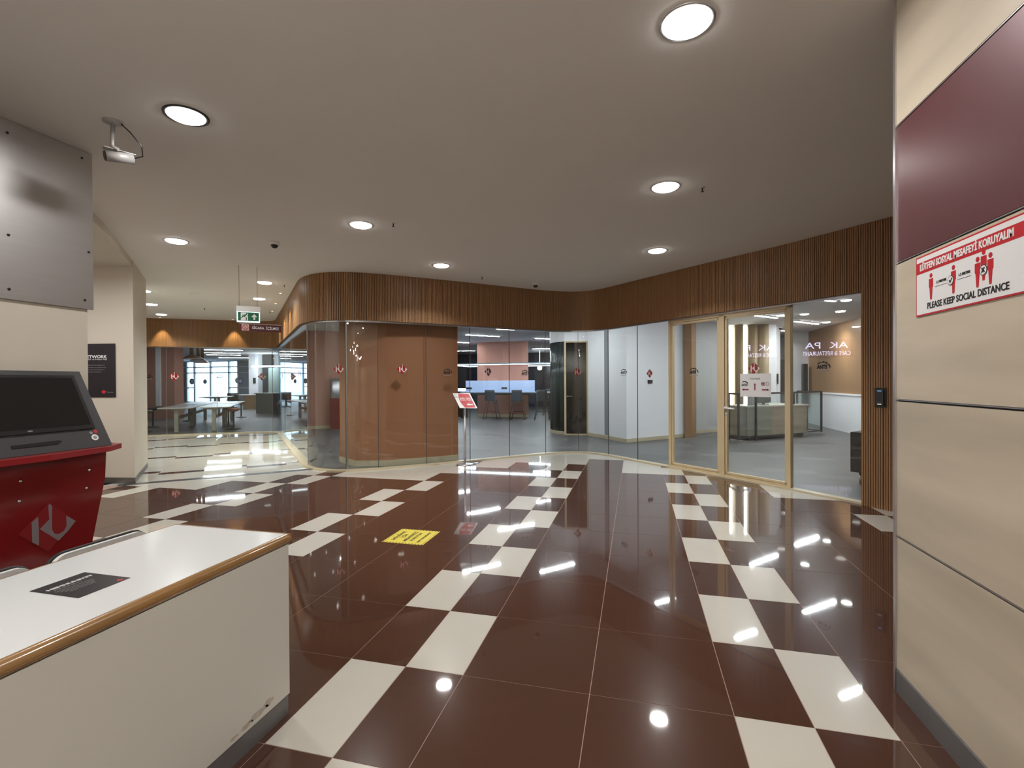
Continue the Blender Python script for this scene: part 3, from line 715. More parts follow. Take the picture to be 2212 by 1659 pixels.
chair(-1.385, -1.075, 'white plastic chair with black frame behind the desk, next to the flyer')

# ------------------------------------------------------------------ red kiosk
K = thing('info_kiosk', 'red and charcoal touch-screen kiosk by the beige wall', 'kiosk', (-3.0, .05, 0)); ko = (-3.0, .05, 0)
# body tapers to the foot
body = [(.41, .93), (.405, .75), (.33, .34), (.27, .0)]
mb = MB(); cy = .03
pts = [(y, z) for y, z in body]+[(2*cy-y, z) for y, z in body[::-1]]; n = len(pts)
fxk = lambda z: -2.775-.03*(.93-z)
vs = [(fxk(z), y, z) for y, z in pts]+[(-3.13, y, z) for y, z in pts]
mb.add(vs, [tuple(range(n-1, -1, -1)), tuple(range(n, 2*n))]+[(i, (i+1) % n, n+(i+1) % n, n+i) for i in range(n)])
mb.build('body', kred, K, off=ko)
mb = MB(); ctr = [(-3.14, -.47), (-2.80, -.44), (-2.72, -.38), (-2.70, .03), (-2.75, .42), (-2.86, .58), (-3.14, .60)]
mb.prism(ctr, .93, .965).build('counter', kred2, K, off=ko)
# charcoal hood with sloped face
hood = [(-2.80, .967), (-3.10, .967), (-3.13, 1.49), (-3.03, 1.49)]
hy0, hy1 = -.44, .47
mb = MB(); n = 4
vs = [(x, hy0+(.05 if z > 1.2 else 0), z) for x, z in hood]+[(x, hy1-(.05 if z > 1.2 else 0), z) for x, z in hood]
mb.add(vs, [(0, 1, 2, 3), (7, 6, 5, 4)]+[(i, n+i, n+(i+1) % n, (i+1) % n) for i in range(n)])
HOOD = mb.build('hood', charcoal, K, off=ko)
A_, B_ = Vector((-2.80, 0, .967)), Vector((-3.03, 0, 1.49)); sl = (B_-A_); SL = sl.length; sd_ = sl.normalized()
scr = empty('screen_unit'); set_frame(scr, (0, 0, 0), (0, 1, 0), sd_); ox = Vector((-2.80, .015, .967))
def onslope(name, poly, z0, z1, mt, par=None):
    x = Vector((0, 1, 0)); y = sd_; z = x.cross(y)
    if z.x < 0: z = -z
    mb = MB().prism(poly, z0, z1)
    mb.v = [tuple(ox+x*a+y*b+z*c) for a, b, c in mb.v]
    return mb.build(name, mt, par or K, off=ko if par is None else (-3.0, .05, 0))
bpy.data.objects.remove(scr)
onslope('bezel', [(-.385, .135), (.375, .135), (.35, .535), (-.36, .535)], 0, .012, blackp, HOOD)
onslope('screen', [(-.365, .165), (.352, .165), (.332, .515), (-.345, .515)], .012, .0135, screenm, HOOD)
onslope('logo_mark', [(-.012, .146), (.012, .146), (.012, .154), (-.012, .154)], .012, .0132, greyprint, HOOD)
onslope('printer_slot', [(-.11, .05), (.13, .05), (.16, .068), (.14, .075), (-.11, .07)], .0, .004, blackp, HOOD)
rs = onslope('round_sticker', disc(.022, 20, .36, .07), 0, .002, signw); onslope('sticker_dot', disc(.010, 14, .345, .105), 0, .002, greyprint); onslope('sticker_dot', disc(.013, 14, .375, .112), 0, .0022, signr)
onslope('sticker_ring', disc(.012, 14, .36, .07), .002, .0025, greyprint)
for y, z in ((-.08, .82), (.30, .82), (-.085, .70), (.285, .70)):
    mb = MB().lathe([(.010, 0), (.0095, .004), (.004, .008), (0.0001, .009)], n=14); mb.v = [(fxk(z)+zz, y+xx, z+yy) for xx, yy, zz in mb.v]
    mb.build('bolt', chrome, K, off=ko)
def emblem_on(par, cx, cy, r, M, mred, mwh, z=.001, off_=(0, 0, 0), names=('emblem', 'monogram')):
    def put(poly, z0, z1, mt, nm):
        mb = MB().prism([(cx+x*r, cy+y*r) for x, y in poly], z0, z1)
        if M is not None: mb.v = [tuple(M @ Vector(v)) for v in mb.v]
        return mb.build(nm, mt, par, off=off_)
    put([(0, 1), (1, 0), (0, -1), (-1, 0)], z, z+.0008, mred, names[0])
    put(LOGO_BAR, z+.0008, z+.0018, mwh, names[1]); put(LOGO_U, z+.0008, z+.0018, mwh, names[1])
MK = Matrix.Identity(4); x_, y_ = Vector((0, 1, 0)), Vector((.03, 0, 1)).normalized(); z_ = Vector((1, 0, 0))
for i in range(3): MK[i][0], MK[i][1], MK[i][2] = x_[i], y_[i], z_[i]
MK[0][3], MK[1][3], MK[2][3] = fxk(.5)+.0012, .065, .50
emblem_on(K, 0, 0, .155, MK, kred3, kgrey, off_=ko)

# ------------------------------------------------------------------ steel sheet sign, poster, camera on the left
MP = thing('metal_sheet', 'large brushed steel sheet screwed to the left wall under the ceiling', 'panel', (-3.14, -.5, 2.5)); mo = (-3.14, -.5, 2.5)
MB().box(-3.149, -3.130, -2.2, .59, 1.955, HC-.004).build('sheet', brushed, MP, off=mo)
for y, z in ((.53, 2.02), (.52, 3.06), (.08, 3.03), (.08, 2.37), (.56, 2.38), (-.5, 3.03), (-.5, 2.02), (.08, 2.02)):
    mb = MB().lathe([(.009, 0), (.008, .004), (0.0001, .0055)], n=12); mb.v = [(-3.130+zz, y+xx, z+yy) for xx, yy, zz in mb.v]
    mb.build('screw', holes, MP, off=mo)
pf = pc+pd*.46   # centre of the visible poster part
PO = frame_thing('poster', 'black printed poster on the beige wall, partly hidden by the nearer wall', 'poster', (pf.x+.002, pf.y-.009, 1.585), (-pd.x, -pd.y, 0), (0, 0, 1))
MB().box(-.33, .195, -.375, .375, 0, .003).build('sheet', posterk, PO)
text(PO, 'headline', 'NETWORK', -0.110, .19, .003, .058, signw, width=.36, bold=.0015)
text(PO, 'subtitle', 'Kariyer ve Mezun Ağı', -0.105, .155, .003, .022, signw, width=.35)
for k in range(4): text(PO, 'print_line', 'Mezunlarımız ile buluşma ve', -0.115, .075-.032*k, .003, .017, greyprint, width=(.3, .34, .3, .2)[k])
MB().prism([(-.02, -.30), (.02, -.27), (.06, -.30), (.02, -.33)], .003, .005).build('emblem', signr, PO)
text(PO, 'print_line', 'Üniversite', .115, -.305, .003, .022, greyprint, width=.09)

camgrey = mat('camera_grey', (.34, .325, .32), .45, .2)
B = thing('bullet_camera', 'silver bullet security camera on a short arm under the ceiling', 'security camera', (-2.51, .28, HC))
MB().lathe([(.055, 0), (.055, -.008), (.03, -.018), (.012, -.022)], n=20).build('base', camgrey, B)
MB().tube([(0, 0, -.015), (-.008, .0, -.15), (-.004, .004, -.165), (.03, .012, -.182)], [.013, .012, .012, .010], 10).build('arm', camgrey, B)
cdir = Vector((-.42, -.82, -.18)).normalized(); cc = Vector((.0, .04, -.215))
MB().tube([cc+cdir*.075, cc-cdir*.075], .034, 20).build('housing', camgrey, B)
MB().tube([cc+cdir*.079, cc+cdir*.0755], .031, 20).build('lens', blackp, B)
MB().obox(tuple(cc+Vector((0, 0, .037))), (.05, .17, .004), math.atan2(cdir.y, cdir.x)-PI/2).build('sunshield', camgrey, B)
MB().tube([(.045, .02, -.012), (.085, .05, -.06), (.115, .10, -.13), (.105, .115, -.19), tuple(cc-cdir*.075)], .004, 8).build('cable', blackp, B)
def dome(x, y, z, label):
    t = thing('dome_camera', label, 'security camera', (x, y, z))
    MB().lathe([(.055, 0), (.055, -.028), (.047, -.036)], n=20).build('base', whitep, t)
    MB().lathe([(.042, -.034), (.040, -.05), (.026, -.07), (0.0001, -.078)], n=20).build('dome', blackp, t)
dome(-3.47, 2.9, HC, 'white dome camera with dark lens near the middle-left ceiling')
dome(-.89, 6.25, HC, 'white dome camera right at the ceiling above the concave fascia')
dome(4.9, 13.5, OC, 'dome camera above the white wall behind the reception')
def sprinkler(x, y, label, z=HC):
    t = thing('sprinkler', label, 'sprinkler', (x, y, z))
    MB().lathe([(.024, 0), (.022, -.005), (.008, -.007)], n=14).build('rosette', alu, t)
    MB().tube([(0, 0, -.005), (0, 0, -.035)], .006, 8).lathe([(.014, -.036), (.014, -.039)], n=12).build('head', holes, t)
for x, y, lb in ((-1.73, 2.63, 'sprinkler head right of the middle ceiling light'), (1.39, 2.45, 'sprinkler head right of the right-row ceiling light'), (-1.63, 5.48, 'sprinkler head close to the wooden fascia'), (-5.17, 5.16, 'sprinkler head near the convex end of the fascia'), (-7.77, 7.86, 'sprinkler head in the lobby by the slanting fascia'), (-8.82, 7.0, 'sprinkler head in the middle of the lobby ceiling')):
    sprinkler(x, y, lb)
tag(MB().lathe([(.09, 0), (.088, -.006), (.05, -.010), (.0001, -.010)], c=(0, 0, 0), n=24).build('smoke_detector', whitep, loc=(-7.39, 5.43, HC)), 'flat round detector on the lobby ceiling left of the exit sign', 'detector')

# ------------------------------------------------------------------ hanging signs
ea, eb = Vector((-4.79, 3.74)), Vector((-4.62, 3.91)); ed = (eb-ea).normalized(); ec = (ea+eb)/2
X = frame_thing('exit_sign', 'green and white emergency exit sign hanging on two cords', 'sign', (ec.x-.0, ec.y, 2.40), (ed.x, ed.y, 0), (0, 0, 1))
MB().box(-.155, .155, .045, .125, -.07, .0).build('housing', whitep, X)
MB().box(-.150, .150, -.11, .05, -.04, -.005).build('light_box', emit('exit_box_glow', (.8, .95, 1), .9), X)
MB().box(-.136, .136, -.09, .035, -.005, .001).build('face', exitg, X)
MB().box(-.10, -.006, -.085, .03, .001, .0018).build('pictogram_door', signw, X)
man = MB().prism(disc(.011, 14, -.020, .020), .0018, .0028)
for q in ([(-.03, .012), (-.018, .004), (-.052, -.035), (-.066, -.026)], [(-.052, -.035), (-.066, -.03), (-.10, -.062), (-.115, -.056), (-.112, -.045), (-.098, -.048), (-.066, -.016)], [(-.050, -.040), (-.060, -.024), (-.034, -.046), (-.036, -.082), (-.024, -.082), (-.020, -.042)], [(-.03, .014), (-.036, .004), (-.07, -.004), (-.088, -.028), (-.080, -.032), (-.066, -.014), (-.03, -.004)], [(-.022, .004), (-.012, -.014), (.004, -.008), (.002, -.001), (-.012, -.004)]): man.prism(q, .0018, .0028)
man.build('pictogram_man', exitg, X)
MB().prism(arrow(.085, .024, .082, .045, PI/2, .075, -.028), .001, .002).build('arrow', signw, X)
for x in (-.118, .118): MB().tube([(x, .12, -.035), (x, HC-2.40, -.035)], .0022, 6).build('cord', holes, X)
NS = frame_thing('no_smoking_sign', 'maroon no-smoking sign with white lettering hanging below the exit sign', 'sign', (ec.x+ed.x*.16, ec.y+ed.y*.16, 2.212), (ed.x, ed.y, 0), (0, 0, 1))
MB().box(-.275, .275, -.055, .055, -.008, 0).build('board', signd, NS)
MB().box(-.275, .275, .052, .058, -.010, .002).build('top_rail', alu, NS)
MB().box(-.25, -.155, -.045, .047, 0, .001).build('pictogram_field', mat('pale_pink', (.62, .42, .38), .5), NS)
ring = MB(); a_ = disc(.040, 24, -.2025, .001); b_ = disc(.031, 24, -.2025, .001)
ring.add([(x, y, .0022) for x, y in a_+b_], [(i, (i+1) % 24, 24+(i+1) % 24, 24+i) for i in range(24)]); ring.prism([(-.232, .026), (-.226, .031), (-.173, -.024), (-.179, -.029)], .001, .0022); ring.prism([(-.225, -.006), (-.185, -.006), (-.185, -.014), (-.225, -.014)], .001, .0018)
ring.build('no_smoking_symbol', mat('symbol_red', (.35, .06, .04), .5), NS)
text(NS, 'lettering', 'SİGARA  İÇİLMEZ', .065, -.002, 0, .052, signw, width=.36, bold=.0008)
for x in (-.2, -.07): MB().tube([(x, .055, -.006), (x, .075, -.006)], .002, 6).build('link', holes, NS)

# ------------------------------------------------------------------ sticker on the floor
FS = frame_thing('floor_sticker', 'square yellow social-distance sticker on the brown floor tiles', 'sticker', (-1.165, 1.865, .0004), (0, 1, 0), (-1, 0, 0))
MB().box(-.195, .195, -.195, .195, 0, .0006).build('sheet', signy, FS)
mb = MB()
for k in range(13):
    y = -.18+k*.03
    for x in (-.19, .178): mb.prism([(x, y-.008), (x+.014, y-.002), (x+.014, y+.008), (x, y+.002)], .0006, .001)
    for yy in (-.19, .178): mb.prism([(y-.008, yy), (y+.002, yy), (y+.008, yy+.012), (y-.002, yy+.012)], .0006, .001)
mb.build('hazard_border', signk, FS)
for s_, y, sz, wdt in (('SAĞLIĞINIZ', .125, .045, .26), ('İÇİN', .07, .045, .09), ('MESAFENİZİ', .01, .045, .27), ('KORUYUN', -.045, .045, .22), ('KEEP YOUR DISTANCE', -.12, .03, .28)):
    text(FS, 'lettering', s_, 0, y, .0006, sz, signk, width=wdt, bold=.0012, depth=.0003)

# ------------------------------------------------------------------ sign stand in front of the glass
SSb = (-1.99, 5.60, 0)
SS = thing('sign_stand', 'silver floor stand with tilted red direction sign beside the glass', 'sign stand', SSb)
MB().lathe([(.145, 0), (.145, .008), (.12, .014), (.03, .02), (.018, .03)], n=28).build('base', alu, SS)
MB().tube([(0, 0, .02), (0, 0, .98)], .020, 14).build('pole', alu, SS)
bf = empty('board'); 
def sframe(par):
    x = Vector((.80, -.35, 0)).normalized(); back = Vector((-x.y*-1, 0, 0))
    hor = Vector((x.y, -x.x, 0))      # towards the camera
    up = (Vector((0, 0, 1))*.86-hor*.50).normalized()
    return x, up
sx_, su_ = Vector((.93, .10, 0)).normalized(), None
hor = Vector((sx_.y, -sx_.x, 0)); su_ = (Vector((0, 0, 1))*.80-hor*.45-sx_*.52).normalized()
bpy.data.objects.remove(bf)
Mx = Matrix.Identity(4); zz = sx_.cross(su_).normalized()
for i in range(3): Mx[i][0], Mx[i][1], Mx[i][2] = sx_[i], su_[i], zz[i]
Mx[0][3], Mx[1][3], Mx[2][3] = .005, -.02, 1.08
def onb(mb, nm, mt): mb.v = [tuple(Mx @ Vector(v)) for v in mb.v]; return mb.build(nm, mt, SS)
onb(MB().box(-.145, .15, -.16, .16, -.012, -.002), 'board', alu)
onb(MB().box(-.139, .144, -.153, .153, -.002, 0), 'sheet', signw)
curve = [(-.158+.04*math.sin(PI*k/8)+.035, .153-.306*k/8) for k in range(9)]
onb(MB().prism([(.132, .153), (.132, -.153)]+[(-.050-.035*math.cos((k-4)/4*PI/2), -.153+.306*k/8) for k in range(9)], 0, .0008), 'red_field', signr)
onb(MB().prism(arrow(.11, .022, .055, .045, PI, .055, -.085), .0008, .0016), 'arrow', signw)
for s_, y in (('GİRİŞ / ÇIKIŞ', .045), ('Entry / Exit', .012)):
    o = text(SS, 'lettering', s_, .025, y, .0008, .04, signw, width=.19, bold=.0008)
    for v in o.data.vertices: v.co = Mx @ v.co
for k in range(3):
    o = text(SS, 'small_print', 'Bilgi', -.110, .13-.03*k, .0, .018, signk, width=.05)
    for v in o.data.vertices: v.co = Mx @ v.co

# ------------------------------------------------------------------ social distance sign on the right wall
SD = frame_thing('distance_sign', 'red-bordered white social distance sign on the right wall panels', 'sign', (1.9395, -.12, 1.782), (0, -1, 0), (0, 0, 1))
W2, H2 = .302, .121
MB().box(-W2, W2, -H2, H2, 0, .004).build('border', signr, SD)
MB().box(-W2+.006, W2-.006, -H2+.006, H2-.006, .004, .0045).build('sheet', signw, SD)
MB().box(-W2+.004, W2-.004, .050, .096, .0045, .005).build('red_band', signr, SD)
text(SD, 'lettering', 'LÜTFEN SOSYAL MESAFEYİ KORUYALIM', -.015, .073, .005, .036, signw, width=.51, bold=.0012)
text(SD, 'lettering', 'PLEASE KEEP SOCIAL DISTANCE', .0, -.088, .0045, .034, signk, width=.44, bold=.0006)
def man_(x, y, h, nm='figure'):
    mb = MB().prism(disc(h*.085, 16, x, y+h*.40), .0045, .0055)
    mb.prism([(x-h*.13, y+h*.28), (x+h*.13, y+h*.28), (x+h*.13, y-h*.02), (x+h*.09, y-h*.06), (x+h*.05, y-h*.5), (x-h*.05, y-h*.5), (x-h*.09, y-h*.06), (x-h*.13, y-h*.02)], .0045, .0055)
    return mb.build(nm, signr, SD)
man_(-.195, -.012, .105); man_(-.055, -.012, .105); man_(.075, -.014, .105); man_(.105, .004, .105); man_(.137, -.014, .105)
for x, s_ in ((-.07, '✓'), (.105, 'x')):
    MB().prism(disc(.018, 20, x, -.014), .0055, .0062).build('badge', signk, SD); MB().prism(disc(.0155, 20, x, -.014), .0062, .0067).build('badge', signw, SD)
MB().prism([(-.079, -.014), (-.075, -.010), (-.071, -.017), (-.062, -.004), (-.058, -.007), (-.071, -.025)], .0067, .0072).build('tick', signk, SD)
MB().prism([(.096, -.008), (.100, -.004), (.114, -.020), (.110, -.024)], .0067, .0072).prism([(.110, -.004), (.114, -.008), (.100, -.024), (.096, -.020)], .0067, .0073).build('cross', signk, SD)
for x in (-.13, .005):
    MB().box(x-.04, x+.035, -.020, -.0185, .0045, .005).build('dotted_line', signk, SD)
    text(SD, 'lettering', '1.5 METRE', x, -.004, .0045, .013, signk, width=.062, bold=.0003)

# ------------------------------------------------------------------ access reader on the slat wall
p, t, n = P_at(21.32); a0 = off(21.32, .104)
AR = frame_thing('access_reader', 'black card reader with keypad on the wooden slat wall', 'card reader', (a0[0], a0[1], 1.205), (t.x, t.y, 0), (0, 0, 1))
MB().box(-.055, .055, -.105, .105, 0, .012).build('back_plate', blackp, AR)
MB().box(-.035, .035, -.085, .085, .012, .028).build('housing', charcoal, AR)
mb = MB()
for r_ in range(4):
    for c_ in range(3): mb.box(-.022+.017*c_-.002, -.022+.017*c_+.008, .03-.02*r_, .04-.02*r_, .028, .030)
mb.build('keypad', blackp, AR)
MB().box(-.02, .018, .068, .073, .028, .029).build('status_light', emit('reader_blue', (.2, .5, 1), 1.2), AR)
MB().box(-.02, .018, -.073, -.068, .028, .029).build('status_light', emit('reader_white', (1, .9, .6), 1.0), AR)

# ------------------------------------------------------------------ stickers on the glass
def glass_frame(name, label, s, z, cat='sticker', group=None, d=.0065):
    p, t, n = P_at(s); q = off(s, d)
    return frame_thing(name, label, cat, (q[0], q[1], z), (t.x, t.y, 0), (0, 0, 1), group)
for s_, z, lb, r in ((11.75, 1.61, 'red diamond sticker on the glass corner before the salmon room', .085), (12.74, 1.61, 'red diamond sticker on the glass before the orange wall', .085), (14.32, 1.575, 'dark red diamond sticker on the glass before the salmon column', .08), (16.19, 1.575, 'red diamond sticker on the glass before the dark ribbed door', .085), (17.9, 1.52, 'red diamond sticker on the glass before the white wall', .075), (19.76, 1.56, 'red diamond sticker on the door glass above the paper sign', .085), (1.82, 1.58, 'red diamond sticker on the lobby glass before the shelf', .12), (3.96, 1.57, 'red diamond sticker on the lobby glass near the corner', .11), (5.9, 1.57, 'red diamond sticker on the slanting glass close to the corner', .09), (9.8, 1.57, 'red diamond sticker on the slanting glass near its convex end', .09)):
    t_ = glass_frame('diamond_sticker', lb, s_, z, d=.0065)
    emblem_on(t_, 0, 0, r, None, stickr2 if s_ in (14.32,) else stickr, stickw, z=0)
for s_, z, lb in ((13.53, 1.56, 'black ant logo sticker on the glass at the right end of the orange wall'), (15.09, 1.55, 'black ant logo sticker on the glass right of the salmon column'), (17.27, 1.55, 'black ant logo sticker on the glass at the corner of the white box'), (18.79, 1.53, 'black ant logo sticker on the left door glass'), (20.66, 1.56, 'black ant logo sticker on the last pane before the brown wall'), (1.24, 1.56, 'black ant logo sticker on the lobby glass before the salmon wall'), (2.91, 1.55, 'black ant logo sticker on the lobby glass before the far doors')):
    t_ = glass_frame('ant_sticker', lb, s_, z)
    text(t_, 'lettering', 'ANTS', -.012, -.008, 0, .062, signk, width=.125, bold=.004)
    mb = MB().prism(disc(.016, 12, .005, .052, .011), 0, .0012).prism(disc(.015, 12, .036, .042, .012), 0, .0012).prism([(.045, .036), (.075, .025), (.088, -.005), (.078, -.03), (.074, -.005), (.062, .012)], 0, .0012)
    mb.prism([(-.07, .02), (-.06, .045), (-.02, .055), (-.005, .045), (-.03, .042), (-.055, .03)], 0, .0012)
    mb.build('ant', signk, t_)
    MB().box(-.075, .07, -.055, -.045, 0, .0008).build('subtitle_line', greyprint, t_)
# paper sign on the door
PS = glass_frame('paper_sign', 'white paper direction sign taped to the right door glass', 19.775, 1.33, 'sign', d=.008)
MB().box(-.215, .225, -.16, .158, 0, .0015).build('sheet', signw, PS)
arm_ = mat('arrow_maroon', (.20, .012, .03), .5)
MB().prism(arrow(.10, .016, .03, .03, PI, -.14, -.062), .0015, .0025).build('arrow', arm_, PS)
MB().prism(arrow(.10, .016, .03, .03, 0, .15, -.062), .0015, .0025).build('arrow', arm_, PS)
MB().prism(arrow(.10, .016, .03, .03, PI/2, .0, -.02), .0015, .0025).build('arrow', arm_, PS)
text(PS, 'lettering', 'TEKMER', .0, .085, .0015, .03, signk, width=.15)
text(PS, 'lettering', 'ANTS', -.15, .0, .0015, .045, signk, width=.09, bold=.002)
MB().prism([(-.195, .03), (-.17, .055), (-.13, .055), (-.10, .035), (-.095, .0), (-.11, .025), (-.14, .042), (-.17, .04)], .0015, .0022).build('ant', signk, PS)
text(PS, 'lettering', 'tt', .115, .02, .0015, .075, arm_, width=.055, bold=.003)
rg_ = MB(); a_ = disc(.026, 20, .175, .018); b_ = disc(.017, 20, .175, .018)
rg_.add([(x, y, .0022) for x, y in a_+b_], [(i, (i+1) % 20, 20+(i+1) % 20, 20+i) for i in range(20)]); rg_.build('ring_mark', greyprint, PS)

# ------------------------------------------------------------------ lit cafe sign at the left end of the recess (seen mirrored in the last pane)
CF = frame_thing('cafe_sign', 'lit cafe and restaurant sign seen mirrored in the last glass pane', 'sign', (-9.40, 1.85, 2.44), (0, 1, 0), (0, 0, 1))
MB().box(-.78, .75, -.30, .30, -.04, 0).build('box', sign_e2, CF)
text(CF, 'lettering', 'AK  PA', .0, .10, 0, .30, sign_e, width=1.25)
text(CF, 'lettering', 'CAFE & RESTAURANT', .0, -.17, 0, .20, sign_e, width=1.4)

# ------------------------------------------------------------------ reception
RD = thing('reception_desk', 'grey oak reception desk behind the glass doors', 'desk', (3.9, 10.6, 0)); ra = math.atan2(11.12-9.9, 5.0-3.35)
RD.rotation_euler[2] = ra; RD.location = (3.28, 9.98, .006)
MB().box(0, 2.02, 0, .04, .10, .76).box(0, .04, 0, .75, .10, .76).box(1.98, 2.02, 0, .75, .10, .76).build('front', deskw, RD)
MB().box(-.01, 2.03, -.01, .78, .76, .79).build('top', mat('desk_top_pale', (.50, .48, .42), .4), RD)
MB().box(.12, 1.95, .08, .70, 0, .10).build('plinth', dark, RD)
BRr = thing('glass_barrier', 'low glass barrier with dark frame in front of the reception desk', 'barrier', (3.02, 9.60, .006), math.atan2(11.84-9.54, 5.43-3.01)); Lb = math.hypot(11.84-9.54, 5.43-3.01)
rail = MB().box(0, Lb, -.02, .02, 1.06, 1.10).box(0, Lb, -.015, .015, .07, .10)
rail.build('rail', dgrey, BRr)
for x in (0, .62, 2.1, Lb-.04): MB().box(x, x+.04, -.02, .02, 0 if x in (.62,) else .05, 1.08).build('post', dgrey, BRr)
for x0, x1 in ((.05, .61), (.67, 2.09), (2.15, Lb-.05)): MB().box(x0, x1, -.005, .005, .11, 1.05).build('pane', barg, BRr)
sa_ = math.atan2(.43, .27); sl_ = math.hypot(.27, .43); mx_, my_ = .135, .215
MB().obox((mx_, my_, 1.08), (sl_, .04, .04), sa_).obox((mx_, my_, .085), (sl_, .03, .03), sa_).obox((.27, .43, .54), (.04, .04, 1.09), sa_).build('side_rail', dgrey, BRr)
MB().obox((mx_, my_, .58), (sl_-.06, .01, .93), sa_).build('pane', barg, BRr)
q = MB().box(Lb-.04, Lb, 0, .62, 1.06, 1.10).box(Lb-.04, Lb, 0, .6, .07, .10).box(Lb-.04, Lb, .60, .64, 0, 1.08); q.build('side_rail', dgrey, BRr)
MB().box(Lb-.024, Lb-.014, .03, .6, .11, 1.05).build('pane', barg, BRr)
mn = thing('monitor', 'dark monitor standing on the reception desk', 'monitor', (3.82, 10.75, .796), ra+.1)
MB().box(-.24, .24, -.015, .015, .06, .34).build('screen', charcoal, mn); MB().box(-.03, .03, .0, .03, .0, .12).box(-.1, .1, -.06, .08, 0, .01).build('stand', blackp, mn)
bn = thing('desk_phone_box', 'small grey box on the reception desk beside the monitor', 'box', (3.5, 10.45, .796), ra)
MB().box(-.09, .09, -.06, .06, 0, .2).build('box', greyprint, bn); MB().box(-.095, .095, -.065, .065, .2, .215).build('lid', blackp, bn)
SF = thing('sofa', 'black leather sofa with chrome legs cut off by the right edge of the last pane', 'sofa', (4.16, 5.22, .006), math.radians(-41))
MB().box(-.42, .9, -.35, .35, .16, .42).build('seat', leather, SF)
mb = MB(); 
for k in range(3): mb.box(-.44, -.30, -.37, .37, .165+.178*k, .338+.178*k)
mb.build('armrest', leather, SF); MB().box(-.42, .9, .24, .37, .42, .69).build('backrest', leather, SF)
for x in (-.36, .8):
    for y in (-.28, .28): MB().tube([(x, y, 0), (x, y, .16)], .014, 10).build('leg', chrome, SF)
def plate(name, label, cat, x, y, z, sx, sz, a, mt=blackp):
    t = thing(name, label, cat, (x, y, z), a)
    MB().box(-sx/2, sx/2, -.02, 0, -sz/2, sz/2).build('plate', mt, t); MB().box(-sx*.35, sx*.35, -.026, -.02, -sz*.35, sz*.35).build('face', charcoal, t)
wa = math.atan2(10.44-9.04, 1.97-.61)
plate('card_reader', 'black card reader on the white wall below the dark red diamond', 'card reader', 1.13, 9.57, 1.37, .14, .08, wa)
plate('wall_switch', 'black wall plate on the white wall behind the paper sign', 'wall plate', 4.78, 13.36, 1.42, .07, .30, math.atan2(.85, .54))
plate('wall_switch', 'small black reader right of the dark door post', 'card reader', 5.5, 16.98, 1.25, .16, .26, 0)

# ------------------------------------------------------------------ open office: column, counter, stools, hanging lamp
wc = wallp('wall_column', [(-5.26, 16.22), (-3.17, 16.1), (-3.55, 17.4), (-5.6, 17.5)], .006, OC, salmon)
board('baseboard_column', (-5.26, 16.22), (-3.17, 16.1), .12, .014, skirt, .006)
BCn = thing('bar_counter', 'long slate-grey bar counter around the salmon column', 'counter', (-3.9, 15.6, .006))
MB().box(-1.75, 1.75, -.32, .35, .95, .99).build('top', mat('counter_top', (.34, .42, .55), .35), BCn)
MB().box(-1.75, 1.75, -.30, -.28, .88, .95).build('apron', dgrey, BCn)
for x in (-1.7, 1.7): MB().box(x-.03, x+.03, -.28, .3, 0, .95).build('leg', dgrey, BCn)
BB = thing('desk_screen', 'pale blue felt screen standing on the bar counter', 'screen', (-4.25, 15.85, .996))
MB().box(-1.36, 1.38, -.02, .02, 0, .43).build('board', bluep, BB)
for x in (-1.22, .2): MB().box(x-.11, x+.11, -.03, -.02, .10, .17).build('socket', blackp, BB)
def barstool(x, y, a, label):
    t = thing('bar_stool', label, 'stool', (x, y, .006), a, 'slate bar stools at the counter')
    MB().add([(-.19, -.20, .68), (.19, -.20, .68), (.19, .19, .68), (-.19, .19, .68), (-.21, -.20, .72), (.21, -.20, .72), (.2, .19, .72), (-.2, .19, .72)], [(0, 3, 2, 1), (4, 5, 6, 7), (0, 1, 5, 4), (1, 2, 6, 5), (2, 3, 7, 6), (3, 0, 4, 7)]).build('seat', stoolm, t)
    mb = MB(); rows = []
    for k in range(5):
        z = .70+.38*k/4; rows.append([(x_*(1-.02*k), -.20-.012*k+.03*(x_/.2)**2*-1*-1, z) for x_ in (-.2, -.1, 0, .1, .2)])
    vs = [p_ for r_ in rows for p_ in r_]+[(x_, y_-.02, z_) for r_ in rows for x_, y_, z_ in r_]; fs = []
    for k in range(4):
        for j in range(4): q = k*5+j; fs += [(q, q+1, q+6, q+5), (25+q, 25+q+5, 25+q+6, 25+q+1)]
    fs += [(20+j, 21+j, 46+j, 45+j) for j in range(4)]+[(k*5, k*5+5, 30+k*5, 25+k*5) for k in range(4)]+[(4+k*5, 29+k*5, 34+k*5, 9+k*5) for k in range(4)]
    mb.add(vs, fs, True).build('backrest', stoolm, t)
    for sx in (-1, 1): MB().tube([(sx*.15, -.14, .68), (sx*.27, -.22, .012), (sx*.27, .22, .012), (sx*.15, .14, .68)], .011, 8).build('leg', blackm, t)
    MB().tube([(-.2, .17, .28), (.2, .17, .28)], .010, 8).build('footrest', blackm, t)
barstool(-4.32, 15.0, 0, 'left slate bar stool in front of the salmon column')
barstool(-3.32, 15.0, .05, 'middle slate bar stool in front of the salmon column')
barstool(-2.42, 14.98, .1, 'right slate bar stool beside the ribbed glass room')
barstool(-2.55, 17.3, .3, 'dark stool standing behind the column on the right')
barstool(-2.0, 18.1, -.4, 'farthest dark stool behind the column on the right')
HL = thing('hanging_light_frame', 'long hanging frame light running round the salmon column', 'pendant light', (-3.9, 15.3, 2.03))
